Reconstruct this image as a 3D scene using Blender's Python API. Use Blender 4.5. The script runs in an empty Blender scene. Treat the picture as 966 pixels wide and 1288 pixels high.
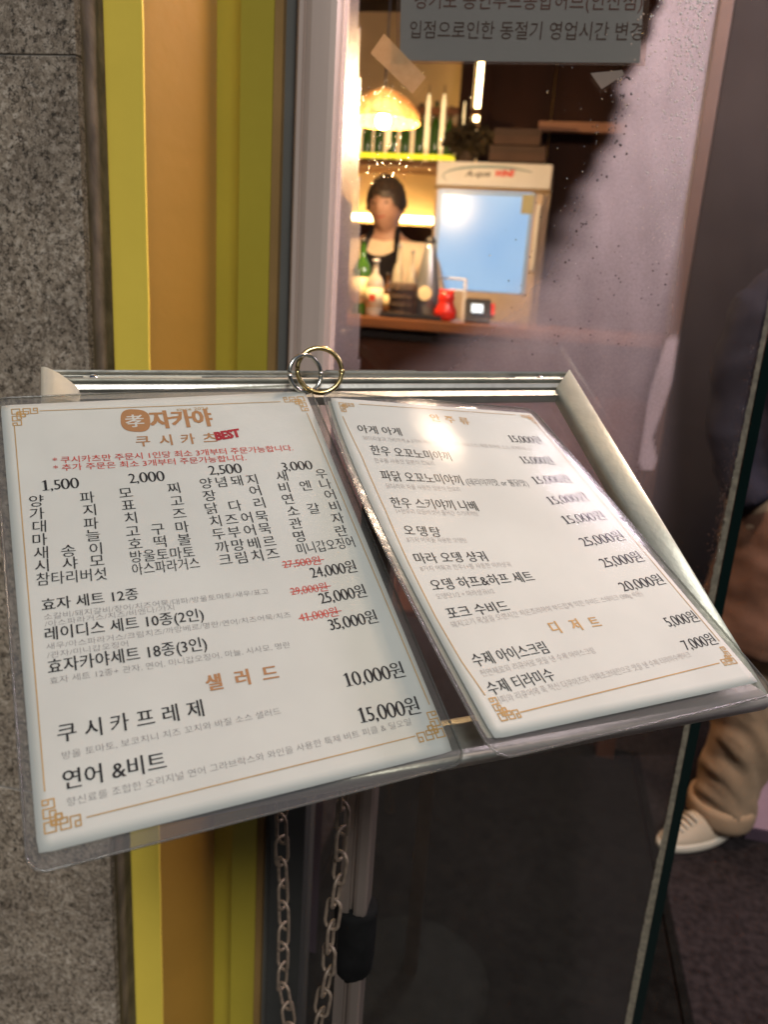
import bpy, bmesh, math, random
import numpy as np
from mathutils import Vector, Matrix
random.seed(7); rng = np.random.default_rng(7)
SC = bpy.context.scene
COL = SC.collection
# ------------------------------------------------------------------ camera
F = 967.0                                   # focal length in photo pixels (966 x 1288)
R = np.array([[0.97766, -0.11527, 0.17578], [0.20037, 0.25823, -0.94508], [0.06355, 0.95918, 0.27556]])
CAMP = np.array([0, 0, 1.35])
cam = bpy.data.cameras.new('camera'); co = bpy.data.objects.new('camera', cam); COL.objects.link(co)
cam.sensor_fit = 'VERTICAL'; cam.sensor_height = 36; cam.lens = 36 * F / 1288
M4 = Matrix([list(R[i]) + [CAMP[i]] for i in range(3)] + [[0, 0, 0, 1]])
co.matrix_world = M4
cam.clip_start = 0.02; cam.clip_end = 400
cam.dof.use_dof = True; cam.dof.focus_distance = 0.52; cam.dof.aperture_fstop = 7.5
SC.camera = co
SC.view_settings.view_transform = 'Standard'; SC.view_settings.look = 'None'
SC.view_settings.exposure = .0; SC.view_settings.gamma = 1
SC.cycles.use_denoising = True
SC.cycles.transparent_max_bounces = 24; SC.cycles.max_bounces = 10
SC.cycles.sample_clamp_indirect = 6
# ------------------------------------------------------------------ light: a night street, so the sky is kept very low
SUN_AZ, SUN_EL = math.radians(157), math.radians(46)     # azimuth clockwise from +Y
wd = bpy.data.worlds.new('World'); SC.world = wd; wd.use_nodes = True
nt = wd.node_tree; bg = nt.nodes['Background']
sky = nt.nodes.new('ShaderNodeTexSky'); sky.sky_type = 'NISHITA'; sky.sun_disc = False
sky.sun_elevation = SUN_EL; sky.sun_rotation = SUN_AZ
nt.links.new(sky.outputs[0], bg.inputs[0]); bg.inputs[1].default_value = 0.03
sl = bpy.data.lights.new('sun', 'SUN'); sl.energy = 2.0; sl.angle = math.radians(12); sl.color = (1, .98, .95)
so = bpy.data.objects.new('sun', sl); COL.objects.link(so)
sd = Vector((math.sin(SUN_AZ) * math.cos(SUN_EL), math.cos(SUN_AZ) * math.cos(SUN_EL), math.sin(SUN_EL)))
so.rotation_euler = sd.to_track_quat('Z', 'Y').to_euler(); so.location = (0, -3, 6)

# ------------------------------------------------------------------ geometry of the view
def ray(x, y): return R @ np.array([(x - 483) / F, -(y - 644) / F, -1.0])
def atY(x, y, Y):
    d = ray(x, y); return CAMP + d * (Y / d[1])
def atZ(x, y, Z):
    d = ray(x, y); return CAMP + d * ((Z - CAMP[2]) / d[2])
def proj(p):
    c = R.T @ (np.asarray(p, float) - CAMP); return 483 + F * c[0] / -c[2], 644 - F * c[1] / -c[2]
NL = np.array([0.22673608, 0.6390513, 0.73498584]); CL = -0.3879933      # plane of the left menu sheet, camera space
NW = R @ NL; NW /= np.linalg.norm(NW)
def onP(x, y, h=0.0):                       # point on the plane h metres above the left sheet's plane
    q = np.array([(x - 483) / F, -(y - 644) / F, -1.0]); return CAMP + R @ (q * ((CL + h) / (NL @ q)))

# ------------------------------------------------------------------ materials
def nodes(name):
    m = bpy.data.materials.new(name); m.use_nodes = True; n = m.node_tree
    return m, n, n.nodes['Principled BSDF']
def mat(name, col, rough=.5, metal=0, var=.12, scale=8, bump=0, bscale=80, emit=None, es=1, spec=.5, coat=0, stretch=None):
    m, n, b = nodes(name)
    b.inputs['Roughness'].default_value = rough; b.inputs['Metallic'].default_value = metal
    b.inputs['Specular IOR Level'].default_value = spec; b.inputs['Coat Weight'].default_value = coat
    tc = n.nodes.new('ShaderNodeTexCoord'); vec = tc.outputs['Object']
    if stretch:
        mp = n.nodes.new('ShaderNodeMapping'); mp.inputs['Scale'].default_value = stretch; n.links.new(vec, mp.inputs[0]); vec = mp.outputs[0]
    nz = n.nodes.new('ShaderNodeTexNoise'); nz.inputs['Scale'].default_value = scale; nz.inputs['Detail'].default_value = 6
    n.links.new(vec, nz.inputs['Vector'])
    cr = n.nodes.new('ShaderNodeValToRGB'); c = np.array(col[:3])
    cr.color_ramp.elements[0].position = .3; cr.color_ramp.elements[1].position = .7
    cr.color_ramp.elements[0].color = (*np.clip(c * (1 - var), 0, 1), 1); cr.color_ramp.elements[1].color = (*np.clip(c * (1 + var), 0, 1), 1)
    n.links.new(nz.outputs['Fac'], cr.inputs[0]); n.links.new(cr.outputs[0], b.inputs['Base Color'])
    if bump:
        n2 = n.nodes.new('ShaderNodeTexNoise'); n2.inputs['Scale'].default_value = bscale; n2.inputs['Detail'].default_value = 5
        n.links.new(vec, n2.inputs['Vector'])
        bp = n.nodes.new('ShaderNodeBump'); bp.inputs['Strength'].default_value = bump; bp.inputs['Distance'].default_value = .002
        n.links.new(n2.outputs['Fac'], bp.inputs['Height']); n.links.new(bp.outputs[0], b.inputs['Normal'])
    if emit:
        b.inputs['Emission Color'].default_value = (*emit, 1); b.inputs['Emission Strength'].default_value = es
    return m
def glassy(name, tint=(1, 1, 1), gloss_rough=.05, ior=1.45, bump=0, bscale=30, boost=1.0, haze=0, hcol=(.8, .8, .8)):
    m, n, b = nodes(name); n.nodes.remove(b); out = n.nodes['Material Output']
    tr = n.nodes.new('ShaderNodeBsdfTransparent'); tr.inputs[0].default_value = (*tint, 1)
    gl = n.nodes.new('ShaderNodeBsdfGlossy'); gl.inputs['Roughness'].default_value = gloss_rough
    fr = n.nodes.new('ShaderNodeFresnel'); geo = n.nodes.new('ShaderNodeNewGeometry')
    e_ = n.nodes.new('ShaderNodeMath'); e_.operation = 'MULTIPLY_ADD'; e_.inputs[1].default_value = -2; e_.inputs[2].default_value = 1; n.links.new(geo.outputs['Backfacing'], e_.inputs[0])
    pw_ = n.nodes.new('ShaderNodeMath'); pw_.operation = 'POWER'; pw_.inputs[0].default_value = ior; n.links.new(e_.outputs[0], pw_.inputs[1]); n.links.new(pw_.outputs[0], fr.inputs[0])   # thin sheet: no total reflection at the far face
    mu = n.nodes.new('ShaderNodeMath'); mu.operation = 'MULTIPLY'; mu.inputs[1].default_value = boost; mu.use_clamp = True
    mx = n.nodes.new('ShaderNodeMixShader')
    n.links.new(fr.outputs[0], mu.inputs[0]); n.links.new(mu.outputs[0], mx.inputs[0]); n.links.new(tr.outputs[0], mx.inputs[1]); n.links.new(gl.outputs[0], mx.inputs[2])
    res = mx.outputs[0]
    if bump:
        tc = n.nodes.new('ShaderNodeTexCoord'); nz = n.nodes.new('ShaderNodeTexNoise'); nz.inputs['Scale'].default_value = bscale; nz.inputs['Detail'].default_value = 4
        n.links.new(tc.outputs['Object'], nz.inputs['Vector'])
        bp = n.nodes.new('ShaderNodeBump'); bp.inputs['Strength'].default_value = bump; bp.inputs['Distance'].default_value = .003
        n.links.new(nz.outputs['Fac'], bp.inputs['Height']); n.links.new(bp.outputs[0], gl.inputs['Normal']); n.links.new(bp.outputs[0], fr.inputs['Normal'])
    if haze:
        df = n.nodes.new('ShaderNodeBsdfDiffuse'); df.inputs[0].default_value = (*hcol, 1)
        m2 = n.nodes.new('ShaderNodeMixShader'); m2.inputs[0].default_value = haze
        n.links.new(res, m2.inputs[1]); n.links.new(df.outputs[0], m2.inputs[2]); res = m2.outputs[0]
    n.links.new(res, out.inputs[0]); return m
def emat(name, col, s):
    m, n, b = nodes(name)
    b.inputs['Base Color'].default_value = (*[min(1, c) for c in col], 1)
    b.inputs['Emission Color'].default_value = (*col, 1); b.inputs['Emission Strength'].default_value = s; return m

def granite():
    m, n, b = nodes('granite'); b.inputs['Roughness'].default_value = .55
    tc = n.nodes.new('ShaderNodeTexCoord')
    def vor(sc, seedz):
        mp = n.nodes.new('ShaderNodeMapping'); mp.inputs['Location'].default_value = (seedz, seedz * 2, seedz)
        n.links.new(tc.outputs['Object'], mp.inputs[0])
        nz = n.nodes.new('ShaderNodeTexNoise'); nz.inputs['Scale'].default_value = sc * 1.2; n.links.new(mp.outputs[0], nz.inputs['Vector'])
        mx = n.nodes.new('ShaderNodeMixRGB'); mx.inputs[0].default_value = .012; n.links.new(mp.outputs[0], mx.inputs[1]); n.links.new(nz.outputs['Color'], mx.inputs[2])
        v = n.nodes.new('ShaderNodeTexVoronoi'); v.inputs['Scale'].default_value = sc; n.links.new(mx.outputs[0], v.inputs['Vector'])
        sp = n.nodes.new('ShaderNodeSeparateColor'); n.links.new(v.outputs['Color'], sp.inputs[0]); return sp
    def ramp(src, els, interp='LINEAR'):
        r = n.nodes.new('ShaderNodeValToRGB'); r.color_ramp.interpolation = interp
        while len(r.color_ramp.elements) < len(els): r.color_ramp.elements.new(.5)
        for e, (p, c) in zip(r.color_ramp.elements, els): e.position = p; e.color = (*c, 1)
        n.links.new(src, r.inputs[0]); return r.outputs[0]
    a = ramp(vor(270, 0).outputs[0], [(0, (.24, .205, .165)), (.25, (.36, .30, .24)), (.5, (.46, .395, .32)), (.8, (.58, .51, .43)), (1, (.72, .65, .57))])
    bb = ramp(vor(250, 3).outputs[1], [(0, (.26, .25, .235)), (.07, (.55, .53, .50)), (.15, (1, 1, 1))], 'CONSTANT')
    cc = ramp(vor(380, 9).outputs[2], [(0, (.16, .155, .15)), (.11, (.80, .78, .76)), (.4, (1, 1, 1))], 'CONSTANT')
    def mul(x, y):
        q = n.nodes.new('ShaderNodeMixRGB'); q.blend_type = 'MULTIPLY'; q.inputs[0].default_value = 1; n.links.new(x, q.inputs[1]); n.links.new(y, q.inputs[2]); return q.outputs[0]
    nz = n.nodes.new('ShaderNodeTexNoise'); nz.inputs['Scale'].default_value = 9; nz.inputs['Detail'].default_value = 6; n.links.new(tc.outputs['Object'], nz.inputs['Vector'])
    d = ramp(nz.outputs[0], [(.3, (.52, .49, .45)), (.7, (.98, .94, .87))])
    col = mul(mul(mul(a, bb), cc), d); n.links.new(col, b.inputs['Base Color'])
    bp = n.nodes.new('ShaderNodeBump'); bp.inputs['Strength'].default_value = .25; bp.inputs['Distance'].default_value = .001; n.links.new(col, bp.inputs['Height']); n.links.new(bp.outputs[0], b.inputs['Normal'])
    return m
MT = dict(
    granite=granite(),
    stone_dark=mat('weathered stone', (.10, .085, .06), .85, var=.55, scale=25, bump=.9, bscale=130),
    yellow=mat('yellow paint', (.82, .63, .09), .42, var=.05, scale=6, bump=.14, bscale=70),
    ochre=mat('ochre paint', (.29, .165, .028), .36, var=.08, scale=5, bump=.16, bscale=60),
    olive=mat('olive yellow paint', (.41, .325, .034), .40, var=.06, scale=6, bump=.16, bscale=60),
    brown_trim=mat('brown trim', (.28, .17, .06), .45, var=.15),
    pole_metal=mat('dull pole metal', (.42, .35, .30), .3, .75, var=.15, scale=40, stretch=(1, 1, .05)),
    gap=mat('grey rubber seal', (.10, .10, .09), .7),
    alu=mat('door aluminium', (.58, .46, .39), .42, .15, var=.1, scale=40, stretch=(1, 1, .03), bump=.1, bscale=200),
    alu2=mat('frame aluminium', (.52, .52, .47), .40, .75, var=.12, scale=60, stretch=(1, 1, 1), bump=.12, bscale=300),
    alu_worn=mat('worn satin aluminium', (.66, .66, .56), .45, .5, var=.14, scale=35, bump=.2, bscale=160),
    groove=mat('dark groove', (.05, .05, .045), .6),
    steel=mat('screw steel', (.7, .7, .7), .2, 1),
    gold=mat('brass ring', (.52, .40, .18), .22, 1, var=.2, scale=200),
    silver=mat('nickel ring', (.62, .6, .52), .22, 1),
    paper=mat('menu paper', (.515, .530, .490), .8, var=.055, scale=14, spec=.2),
    lam=glassy('laminate film', (1, 1, 1), .10, 1.42, bump=.40, bscale=24, boost=1.0),
    lam_edge=glassy('laminate edge', (.62, .62, .58), .16, 1.5, bump=.22, bscale=60, haze=.08),
    ink=mat('black ink', (.018, .017, .018), .7, var=.2, spec=.2),
    ink_grey=mat('grey ink', (.20, .19, .185), .7, var=.1, spec=.2),
    ink_soft=mat('soft grey ink', (.30, .27, .25), .7, var=.1, spec=.2),
    ink_red=mat('red ink', (.48, .07, .05), .7, var=.1, spec=.2),
    ink_best=mat('dark red ink', (.30, .02, .03), .7, var=.1, spec=.2),
    ink_gold=mat('gold ink', (.40, .245, .085), .6, var=.15, scale=30, spec=.3),
    ink_brown=mat('brown ink', (.34, .175, .075), .6, var=.1, spec=.3),
    glass=glassy('door glass', (.93, .96, .95), .012, 1.48, boost=1.0),
    glass_edge=mat('green glass edge', (.004, .011, .010), .2, spec=.25),
    frost=mat('frosted residue', (.19, .165, .12), .7, var=.35, scale=120, bump=.6, bscale=500),
    acrylic=glassy('clear acrylic panel', (.94, .93, .93), .05, 1.45, boost=.8),
    notice=mat('notice paper', (.30, .37, .40), .6, var=.05),
    sleeve=glassy('clear sleeve', (.93, .89, .86), .15, 1.45, haze=.05, hcol=(.5, .36, .28)),
    tape=mat('masking tape', (.80, .56, .30), .7, var=.08, bump=.2, bscale=400),
    tape_clear=glassy('translucent tape', (.85, .8, .75), .2, 1.45, haze=.4, hcol=(.5, .42, .36)),
    chain=mat('weathered steel chain', (.23, .175, .13), .5, .25, var=.3, scale=150, bump=.3, bscale=400),
    rubber=mat('black sponge grip', (.008, .008, .008), .9, spec=.1, var=.3, scale=60, bump=.6, bscale=60),
    dark_floor=mat('added floor darkening', (.005, .005, .0045), .95, spec=.05, var=.4, scale=40, bump=1, bscale=160),
    floor=mat('dark mat floor', (.016, .013, .0135), .9, spec=.08, var=.5, scale=60, bump=1, bscale=200),
    street=mat('street paving', (.045, .043, .042), .85, var=.3, scale=4, bump=.5),
    wood_dark=mat('dark brown wood', (.045, .018, .010), .6, spec=.12, var=.3, scale=6, stretch=(1, 1, .15)),
    wood=mat('bar wood', (.20, .075, .025), .4, var=.3, scale=5, stretch=(.3, 1, 4)),
    wood_post=mat('brown post', (.06, .032, .020), .7, var=.2),
    wall_warm=mat('warm plaster', (.72, .50, .25), .8, var=.15, scale=3, bump=.3),
    ceiling=mat('dark ceiling', (.05, .035, .025), .9, var=.3),
    white=mat('white plastic', (.75, .73, .70), .4, var=.05),
    tan=mat('tan painted metal', (.62, .47, .34), .5, var=.05),
    blueband=mat('blue grey print', (.16, .27, .30), .5),
    redp=mat('red print', (.75, .05, .03), .5),
    skin=mat('skin', (.36, .205, .145), .55, var=.1, scale=20),
    hair=mat('black hair', (.03, .02, .014), .5, var=.4, scale=90, bump=1, bscale=120),
    cream=mat('cream cloth', (.70, .56, .40), .85, var=.1, scale=12, bump=.5, bscale=50),
    black_cloth=mat('black cloth', (.010, .009, .010), .85, spec=.1, var=.3),
    khaki=mat('beige trouser cloth', (.27, .185, .115), .9, var=.12, scale=18, bump=.6, bscale=35),
    navy=mat('dark padded jacket', (.010, .010, .016), .8, spec=.1, var=.3, bump=.8, bscale=20),
    brown_coat=mat('brown coat', (.10, .048, .028), .85, var=.3, scale=9, bump=.8, bscale=20),
    shoe=mat('shoe canvas', (.34, .28, .21), .7, var=.1, bump=.3), sole=mat('shoe sole', (.46, .42, .35), .6),
    bottle_green=mat('green bottle glass', (.035, .10, .015), .1, spec=.8, emit=(.1, .22, .01), es=.06),
    bottle_brown=mat('brown bottle glass', (.07, .03, .01), .1, spec=.8),
    bottle_clear=mat('pale bottle glass', (.42, .38, .30), .12, spec=.8),
    label=mat('bottle label', (.75, .62, .38), .6), label_dot=mat('label seal red', (.5, .05, .02), .6),
    red_gloss=mat('red lacquer', (.60, .03, .02), .3, var=.1), silver_pot=mat('grey metal', (.30, .31, .33), .3, .6),
    pot=mat('dark woven pot', (.07, .045, .03), .8, var=.5, scale=60, bump=1, bscale=90),
    blackp=mat('black plastic', (.02, .02, .022), .4), screen=emat('terminal screen', (.6, .8, 1), .9),
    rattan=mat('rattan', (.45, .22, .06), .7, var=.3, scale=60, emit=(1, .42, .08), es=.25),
    bulb=emat('warm bulb', (1, .62, .22), 60), led=emat('warm led strip', (1, .66, .28), 26), led_green=emat('lime led strip', (.80, .66, .03), 1.5),
    backlit=emat('backlit cream panel', (1, .62, .28), 1.1),
    pink=mat('pink wall panel', (.50, .30, .36), .7, var=.1), plant=mat('dried dark leaves', (.05, .035, .012), .8, var=.4),
    cab=mat('dark violet cabinet', (.060, .040, .055), .8, spec=.1, var=.1), card=mat('cardboard', (.09, .05, .035), .8, var=.2),
    facade=mat('opposite facade', (.09, .08, .075), .8, var=.3, scale=2), winlit=emat('lit window', (1, .8, .55), 1.2), windark=mat('dark window', (.02, .02, .025), .2),
)
def fridge_glass():
    m, n, b = nodes('lit fridge door'); b.inputs['Roughness'].default_value = .25; b.inputs['Base Color'].default_value = (.1, .2, .35, 1)
    tc = n.nodes.new('ShaderNodeTexCoord'); nz = n.nodes.new('ShaderNodeTexNoise'); nz.inputs['Scale'].default_value = 2.6; nz.inputs['Detail'].default_value = 1
    n.links.new(tc.outputs['Object'], nz.inputs['Vector'])
    cr = n.nodes.new('ShaderNodeValToRGB'); cr.color_ramp.elements[0].position = .35; cr.color_ramp.elements[1].position = .68
    cr.color_ramp.elements[0].color = (.24, .44, .80, 1); cr.color_ramp.elements[1].color = (.46, .62, .88, 1)
    n.links.new(nz.outputs[0], cr.inputs[0]); n.links.new(cr.outputs[0], b.inputs['Emission Color']); b.inputs['Emission Strength'].default_value = .95
    return m
MT['fridge_glass'] = fridge_glass()
def fogmat():
    m, n, b = nodes('condensation'); n.nodes.remove(b); out = n.nodes['Material Output']
    at = n.nodes.new('ShaderNodeAttribute'); at.attribute_name = 'fog_amount'
    tc = n.nodes.new('ShaderNodeTexCoord')
    nz = n.nodes.new('ShaderNodeTexNoise'); nz.inputs['Scale'].default_value = 420; nz.inputs['Detail'].default_value = 2; n.links.new(tc.outputs['Object'], nz.inputs['Vector'])
    n3 = n.nodes.new('ShaderNodeTexNoise'); n3.inputs['Scale'].default_value = 14; n3.inputs['Detail'].default_value = 5; n.links.new(tc.outputs['Object'], n3.inputs['Vector'])
    a = n.nodes.new('ShaderNodeMapRange'); a.inputs[1].default_value = .3; a.inputs[2].default_value = .7; a.inputs[3].default_value = .9; a.inputs[4].default_value = 1.06; n.links.new(nz.outputs[0], a.inputs[0])
    c = n.nodes.new('ShaderNodeMapRange'); c.inputs[1].default_value = .3; c.inputs[2].default_value = .7; c.inputs[3].default_value = .86; c.inputs[4].default_value = 1.08; n.links.new(n3.outputs[0], c.inputs[0])
    m1 = n.nodes.new('ShaderNodeMath'); m1.operation = 'MULTIPLY'; n.links.new(at.outputs['Fac'], m1.inputs[0]); n.links.new(a.outputs[0], m1.inputs[1])
    m2 = n.nodes.new('ShaderNodeMath'); m2.operation = 'MULTIPLY'; m2.use_clamp = True; n.links.new(m1.outputs[0], m2.inputs[0]); n.links.new(c.outputs[0], m2.inputs[1])
    tr = n.nodes.new('ShaderNodeBsdfTransparent'); df = n.nodes.new('ShaderNodeBsdfDiffuse'); tl = n.nodes.new('ShaderNodeBsdfTranslucent')
    df.inputs[0].default_value = (.50, .46, .54, 1); tl.inputs[0].default_value = (.88, .80, .92, 1)
    mx = n.nodes.new('ShaderNodeMixShader'); mx.inputs[0].default_value = .72; n.links.new(df.outputs[0], mx.inputs[1]); n.links.new(tl.outputs[0], mx.inputs[2])
    rfb = n.nodes.new('ShaderNodeBsdfRefraction'); rfb.inputs['Roughness'].default_value = .52; rfb.inputs['IOR'].default_value = 1.22; rfb.inputs['Color'].default_value = (.95, .93, 1, 1)
    mr_ = n.nodes.new('ShaderNodeMixShader'); mr_.inputs[0].default_value = .42; n.links.new(mx.outputs[0], mr_.inputs[1]); n.links.new(rfb.outputs[0], mr_.inputs[2])
    mm = n.nodes.new('ShaderNodeMixShader'); n.links.new(m2.outputs[0], mm.inputs[0]); n.links.new(tr.outputs[0], mm.inputs[1]); n.links.new(mr_.outputs[0], mm.inputs[2])
    n.links.new(mm.outputs[0], out.inputs[0]); return m
MT['fog'] = fogmat()
def thin_tape():
    m, n, b = nodes('thin masking tape'); n.nodes.remove(b); out = n.nodes['Material Output']
    df = n.nodes.new('ShaderNodeBsdfDiffuse'); tl = n.nodes.new('ShaderNodeBsdfTranslucent'); mx = n.nodes.new('ShaderNodeMixShader'); mx.inputs[0].default_value = .5
    tc = n.nodes.new('ShaderNodeTexCoord'); nz = n.nodes.new('ShaderNodeTexNoise'); nz.inputs['Scale'].default_value = 160; n.links.new(tc.outputs['Object'], nz.inputs['Vector'])
    cr = n.nodes.new('ShaderNodeValToRGB'); cr.color_ramp.elements[0].color = (.74, .50, .26, 1); cr.color_ramp.elements[1].color = (.86, .64, .38, 1); n.links.new(nz.outputs[0], cr.inputs[0])
    for q in (df, tl): n.links.new(cr.outputs[0], q.inputs[0])
    n.links.new(df.outputs[0], mx.inputs[1]); n.links.new(tl.outputs[0], mx.inputs[2]); n.links.new(mx.outputs[0], out.inputs[0]); return m
MT['tape'] = thin_tape()

# ------------------------------------------------------------------ object helpers
def tag(o, label=None, cat=None, group=None, kind=None):
    if label: o['label'] = label
    if cat: o['category'] = cat
    if group: o['group'] = group
    if kind: o['kind'] = kind
    return o
def thing(name, label, cat, loc=(0, 0, 0), rz=0, group=None):
    o = bpy.data.objects.new(name, None); COL.objects.link(o); o.location = tuple(float(v) for v in loc); o.rotation_euler = (0, 0, rz)
    o.empty_display_size = .05
    return tag(o, label, cat, group)
def wmat(parent):
    if parent is None: return Matrix()
    return wmat(parent.parent) @ Matrix.LocRotScale(parent.location, parent.rotation_euler, parent.scale)
def link(name, me, m, parent=None, smooth=False, world=False):
    if m is not None: me.materials.append(MT[m] if isinstance(m, str) else m)
    if smooth:
        for p in me.polygons: p.use_smooth = True
    o = bpy.data.objects.new(name, me); COL.objects.link(o)
    if parent is not None:
        o.parent = parent
        if world: me.transform(wmat(parent).inverted())
    return o
def mesh(name, vs, fs, m, parent=None, smooth=False, world=False):
    me = bpy.data.meshes.new(name); me.from_pydata([tuple(float(c) for c in v) for v in vs], [], [tuple(int(i) for i in f) for f in fs]); me.update()
    return link(name, me, m, parent, smooth, world)
def bmobj(name, bm, m, parent=None, smooth=False, world=False):
    me = bpy.data.meshes.new(name); bm.to_mesh(me); bm.free(); return link(name, me, m, parent, smooth, world)
def box(bm, c, s, rot=None, bevel=0):
    r = bmesh.ops.create_cube(bm, size=1); mt = Matrix.Translation(Vector([float(x) for x in c])) @ (rot.to_4x4() if rot else Matrix()) @ Matrix.Diagonal((*[float(x) for x in s], 1))
    bmesh.ops.transform(bm, matrix=mt, verts=r['verts'])
    if bevel:
        es = list({e for v in r['verts'] for e in v.link_edges}); bmesh.ops.bevel(bm, geom=es, offset=bevel, segments=2, affect='EDGES', profile=.7)
def bx(name, c, s, m, parent=None, bevel=0, rot=None, world=False):
    bm = bmesh.new(); box(bm, c, s, rot, bevel); return bmobj(name, bm, m, parent, world=world)
def lathe(bm, prof, seg=24, c=(0, 0, 0)):
    rings = []
    for r, z in prof: rings.append([bm.verts.new((c[0] + r * math.cos(2 * math.pi * k / seg), c[1] + r * math.sin(2 * math.pi * k / seg), c[2] + z)) for k in range(seg)])
    for a, b in zip(rings, rings[1:]):
        for k in range(seg): bm.faces.new((a[k], a[(k + 1) % seg], b[(k + 1) % seg], b[k]))
    bm.faces.new(rings[0][::-1]); bm.faces.new(rings[-1])
def tube(bm, pts, r, seg=10, closed=False, cap=True):
    pts = [Vector([float(c) for c in p]) for p in pts]; n = len(pts); rings = []; up = None
    for i, p in enumerate(pts):
        a = pts[(i - 1) % n] if (closed or i > 0) else p; b = pts[(i + 1) % n] if (closed or i < n - 1) else p
        t = (b - a).normalized()
        if up is None: up = t.orthogonal().normalized()
        up = (up - t * up.dot(t)).normalized(); s = t.cross(up); rr = r[i] if hasattr(r, '__len__') else r
        rings.append([bm.verts.new(p + (up * math.cos(2 * math.pi * k / seg) + s * math.sin(2 * math.pi * k / seg)) * rr) for k in range(seg)])
    m_ = n if closed else n - 1
    for i in range(m_):
        A, B = rings[i], rings[(i + 1) % n]
        for k in range(seg): bm.faces.new((A[k], A[(k + 1) % seg], B[(k + 1) % seg], B[k]))
    if not closed and cap: bm.faces.new(rings[0][::-1]); bm.faces.new(rings[-1])
DG = bpy.context.evaluated_depsgraph_get
_fc = {}
def text_mesh(s, offset=0.0):
    """vertices (em units) and faces of a text line"""
    key = (s, offset)
    if key in _fc: return _fc[key]
    if len(s) > 3 and s[0].isdigit() and ',' in s:             # prices: digits with thick and thin strokes
        V_, F_, x = [], [], 0.0
        for ch in s:
            if ch == '0':
                n = 20; vv = [(.25 + .23 * math.cos(2 * math.pi * k / n), .35 + .365 * math.sin(2 * math.pi * k / n), 0) for k in range(n)] + [(.25 + .135 * math.cos(2 * math.pi * k / n), .35 + .325 * math.sin(2 * math.pi * k / n), 0) for k in range(n)]
                ff = [(k, (k + 1) % n, (k + 1) % n + n, k + n) for k in range(n)]; adv = .50
            elif ch == '1':
                vv = [(.20, 0, 0), (.30, 0, 0), (.30, .71, 0), (.20, .66, 0), (.08, -.0, 0), (.42, 0, 0), (.42, .035, 0), (.08, .035, 0), (.06, .585, 0), (.20, .60, 0), (.30, .71, 0), (.25, .71, 0)]
                ff = [(0, 1, 2, 3), (4, 5, 6, 7), (8, 9, 10, 11)]; adv = .48
            else:
                vv, ff = text_mesh(ch, offset); vv = np.array(vv); x0 = vv[:, 0].min(); wd = vv[:, 0].max() - x0
                k = .90 if ch.isdigit() else 1.0; vv = [((q[0] - x0) * k + .03, q[1], 0) for q in vv]; adv = wd * k + (.055 if ch.isdigit() else .09)
            b0 = len(V_); V_ += [(q[0] + x, q[1], 0) for q in vv]; F_ += [tuple(i + b0 for i in g) for g in ff]; x += adv
        _fc[key] = (np.array(V_), F_); return _fc[key]
    cu = bpy.data.curves.new('t', 'FONT'); cu.body = s; cu.size = 1; cu.resolution_u = 2; cu.offset = offset; cu.fill_mode = 'FRONT'
    ob = bpy.data.objects.new('t', cu); COL.objects.link(ob)
    me = ob.to_mesh()
    v = np.array([x.co[:] for x in me.vertices]).reshape(-1, 3); f = [tuple(p.vertices) for p in me.polygons]
    ob.to_mesh_clear(); bpy.data.objects.remove(ob); bpy.data.curves.remove(cu)
    _fc[key] = (v, f); return v, f

# ------------------------------------------------------------------ homography helper
def homog(src, dst):
    A = []
    for (x, y), (u, v) in zip(src, dst):
        A.append([x, y, 1, 0, 0, 0, -u * x, -u * y, -u]); A.append([0, 0, 0, x, y, 1, -v * x, -v * y, -v])
    return np.linalg.svd(np.array(A, float))[2][-1].reshape(3, 3)
def happ(H, x, y):
    q = H @ np.array([x, y, 1.0]); return q[0] / q[2], q[1] / q[2]

# ================================================================== THE STRUCTURE
YG = 0.92                                   # plane of the glass door
def VX(x0, Y, z=1.5):
    """world x, at depth Y, of the vertical line that passes x0 at the photo's top edge"""
    return float(atY(x0, 0, Y)[0])
tag(mesh('pavement', [(-60, -60, 0), (60, -60, 0), (60, .95, 0), (-60, .95, 0)], [(0, 1, 2, 3)], 'street'), kind='structure')
tag(mesh('floor', [(-3, .95, .004), (4, .95, .004), (4, 6, .004), (-3, 6, .004)], [(0, 1, 2, 3)], 'floor'), kind='structure')
tag(mesh('ground', [(-150, -150, -.02), (150, -150, -.02), (150, 150, -.02), (-150, 150, -.02)], [(0, 1, 2, 3)], 'street'), kind='structure')
tag(bx('ceiling', (.5, 3.5, 2.95), (7, 5, .1), 'ceiling'), kind='structure')
fa = thing('shop_fascia', 'plain dark fascia over the glass door, above the picture', 'fascia', (0, .97, 2.65))
bx('fascia_board', (0, 0, .3), (5, .06, .75), 'wood_dark', fa, .004); bx('lower_trim', (0, -.035, -.06), (5, .02, .04), 'gap', fa)
# opposite side of the street (only seen in reflections)
opp = thing('opposite_building', 'dark building across the street, seen only as a reflection in the glass', 'building', (0, -8, 0))
bx('wall', (0, -.3, 4), (30, .6, 8), 'facade', opp)
for i in range(9):
    for j in range(2):
        bx('window', (-12 + i * 3, .02, 1.9 + j * 3), (1.4, .06, 1.5), 'winlit' if (i, j) in ((2, 1), (6, 1)) else 'windark', opp)

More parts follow.
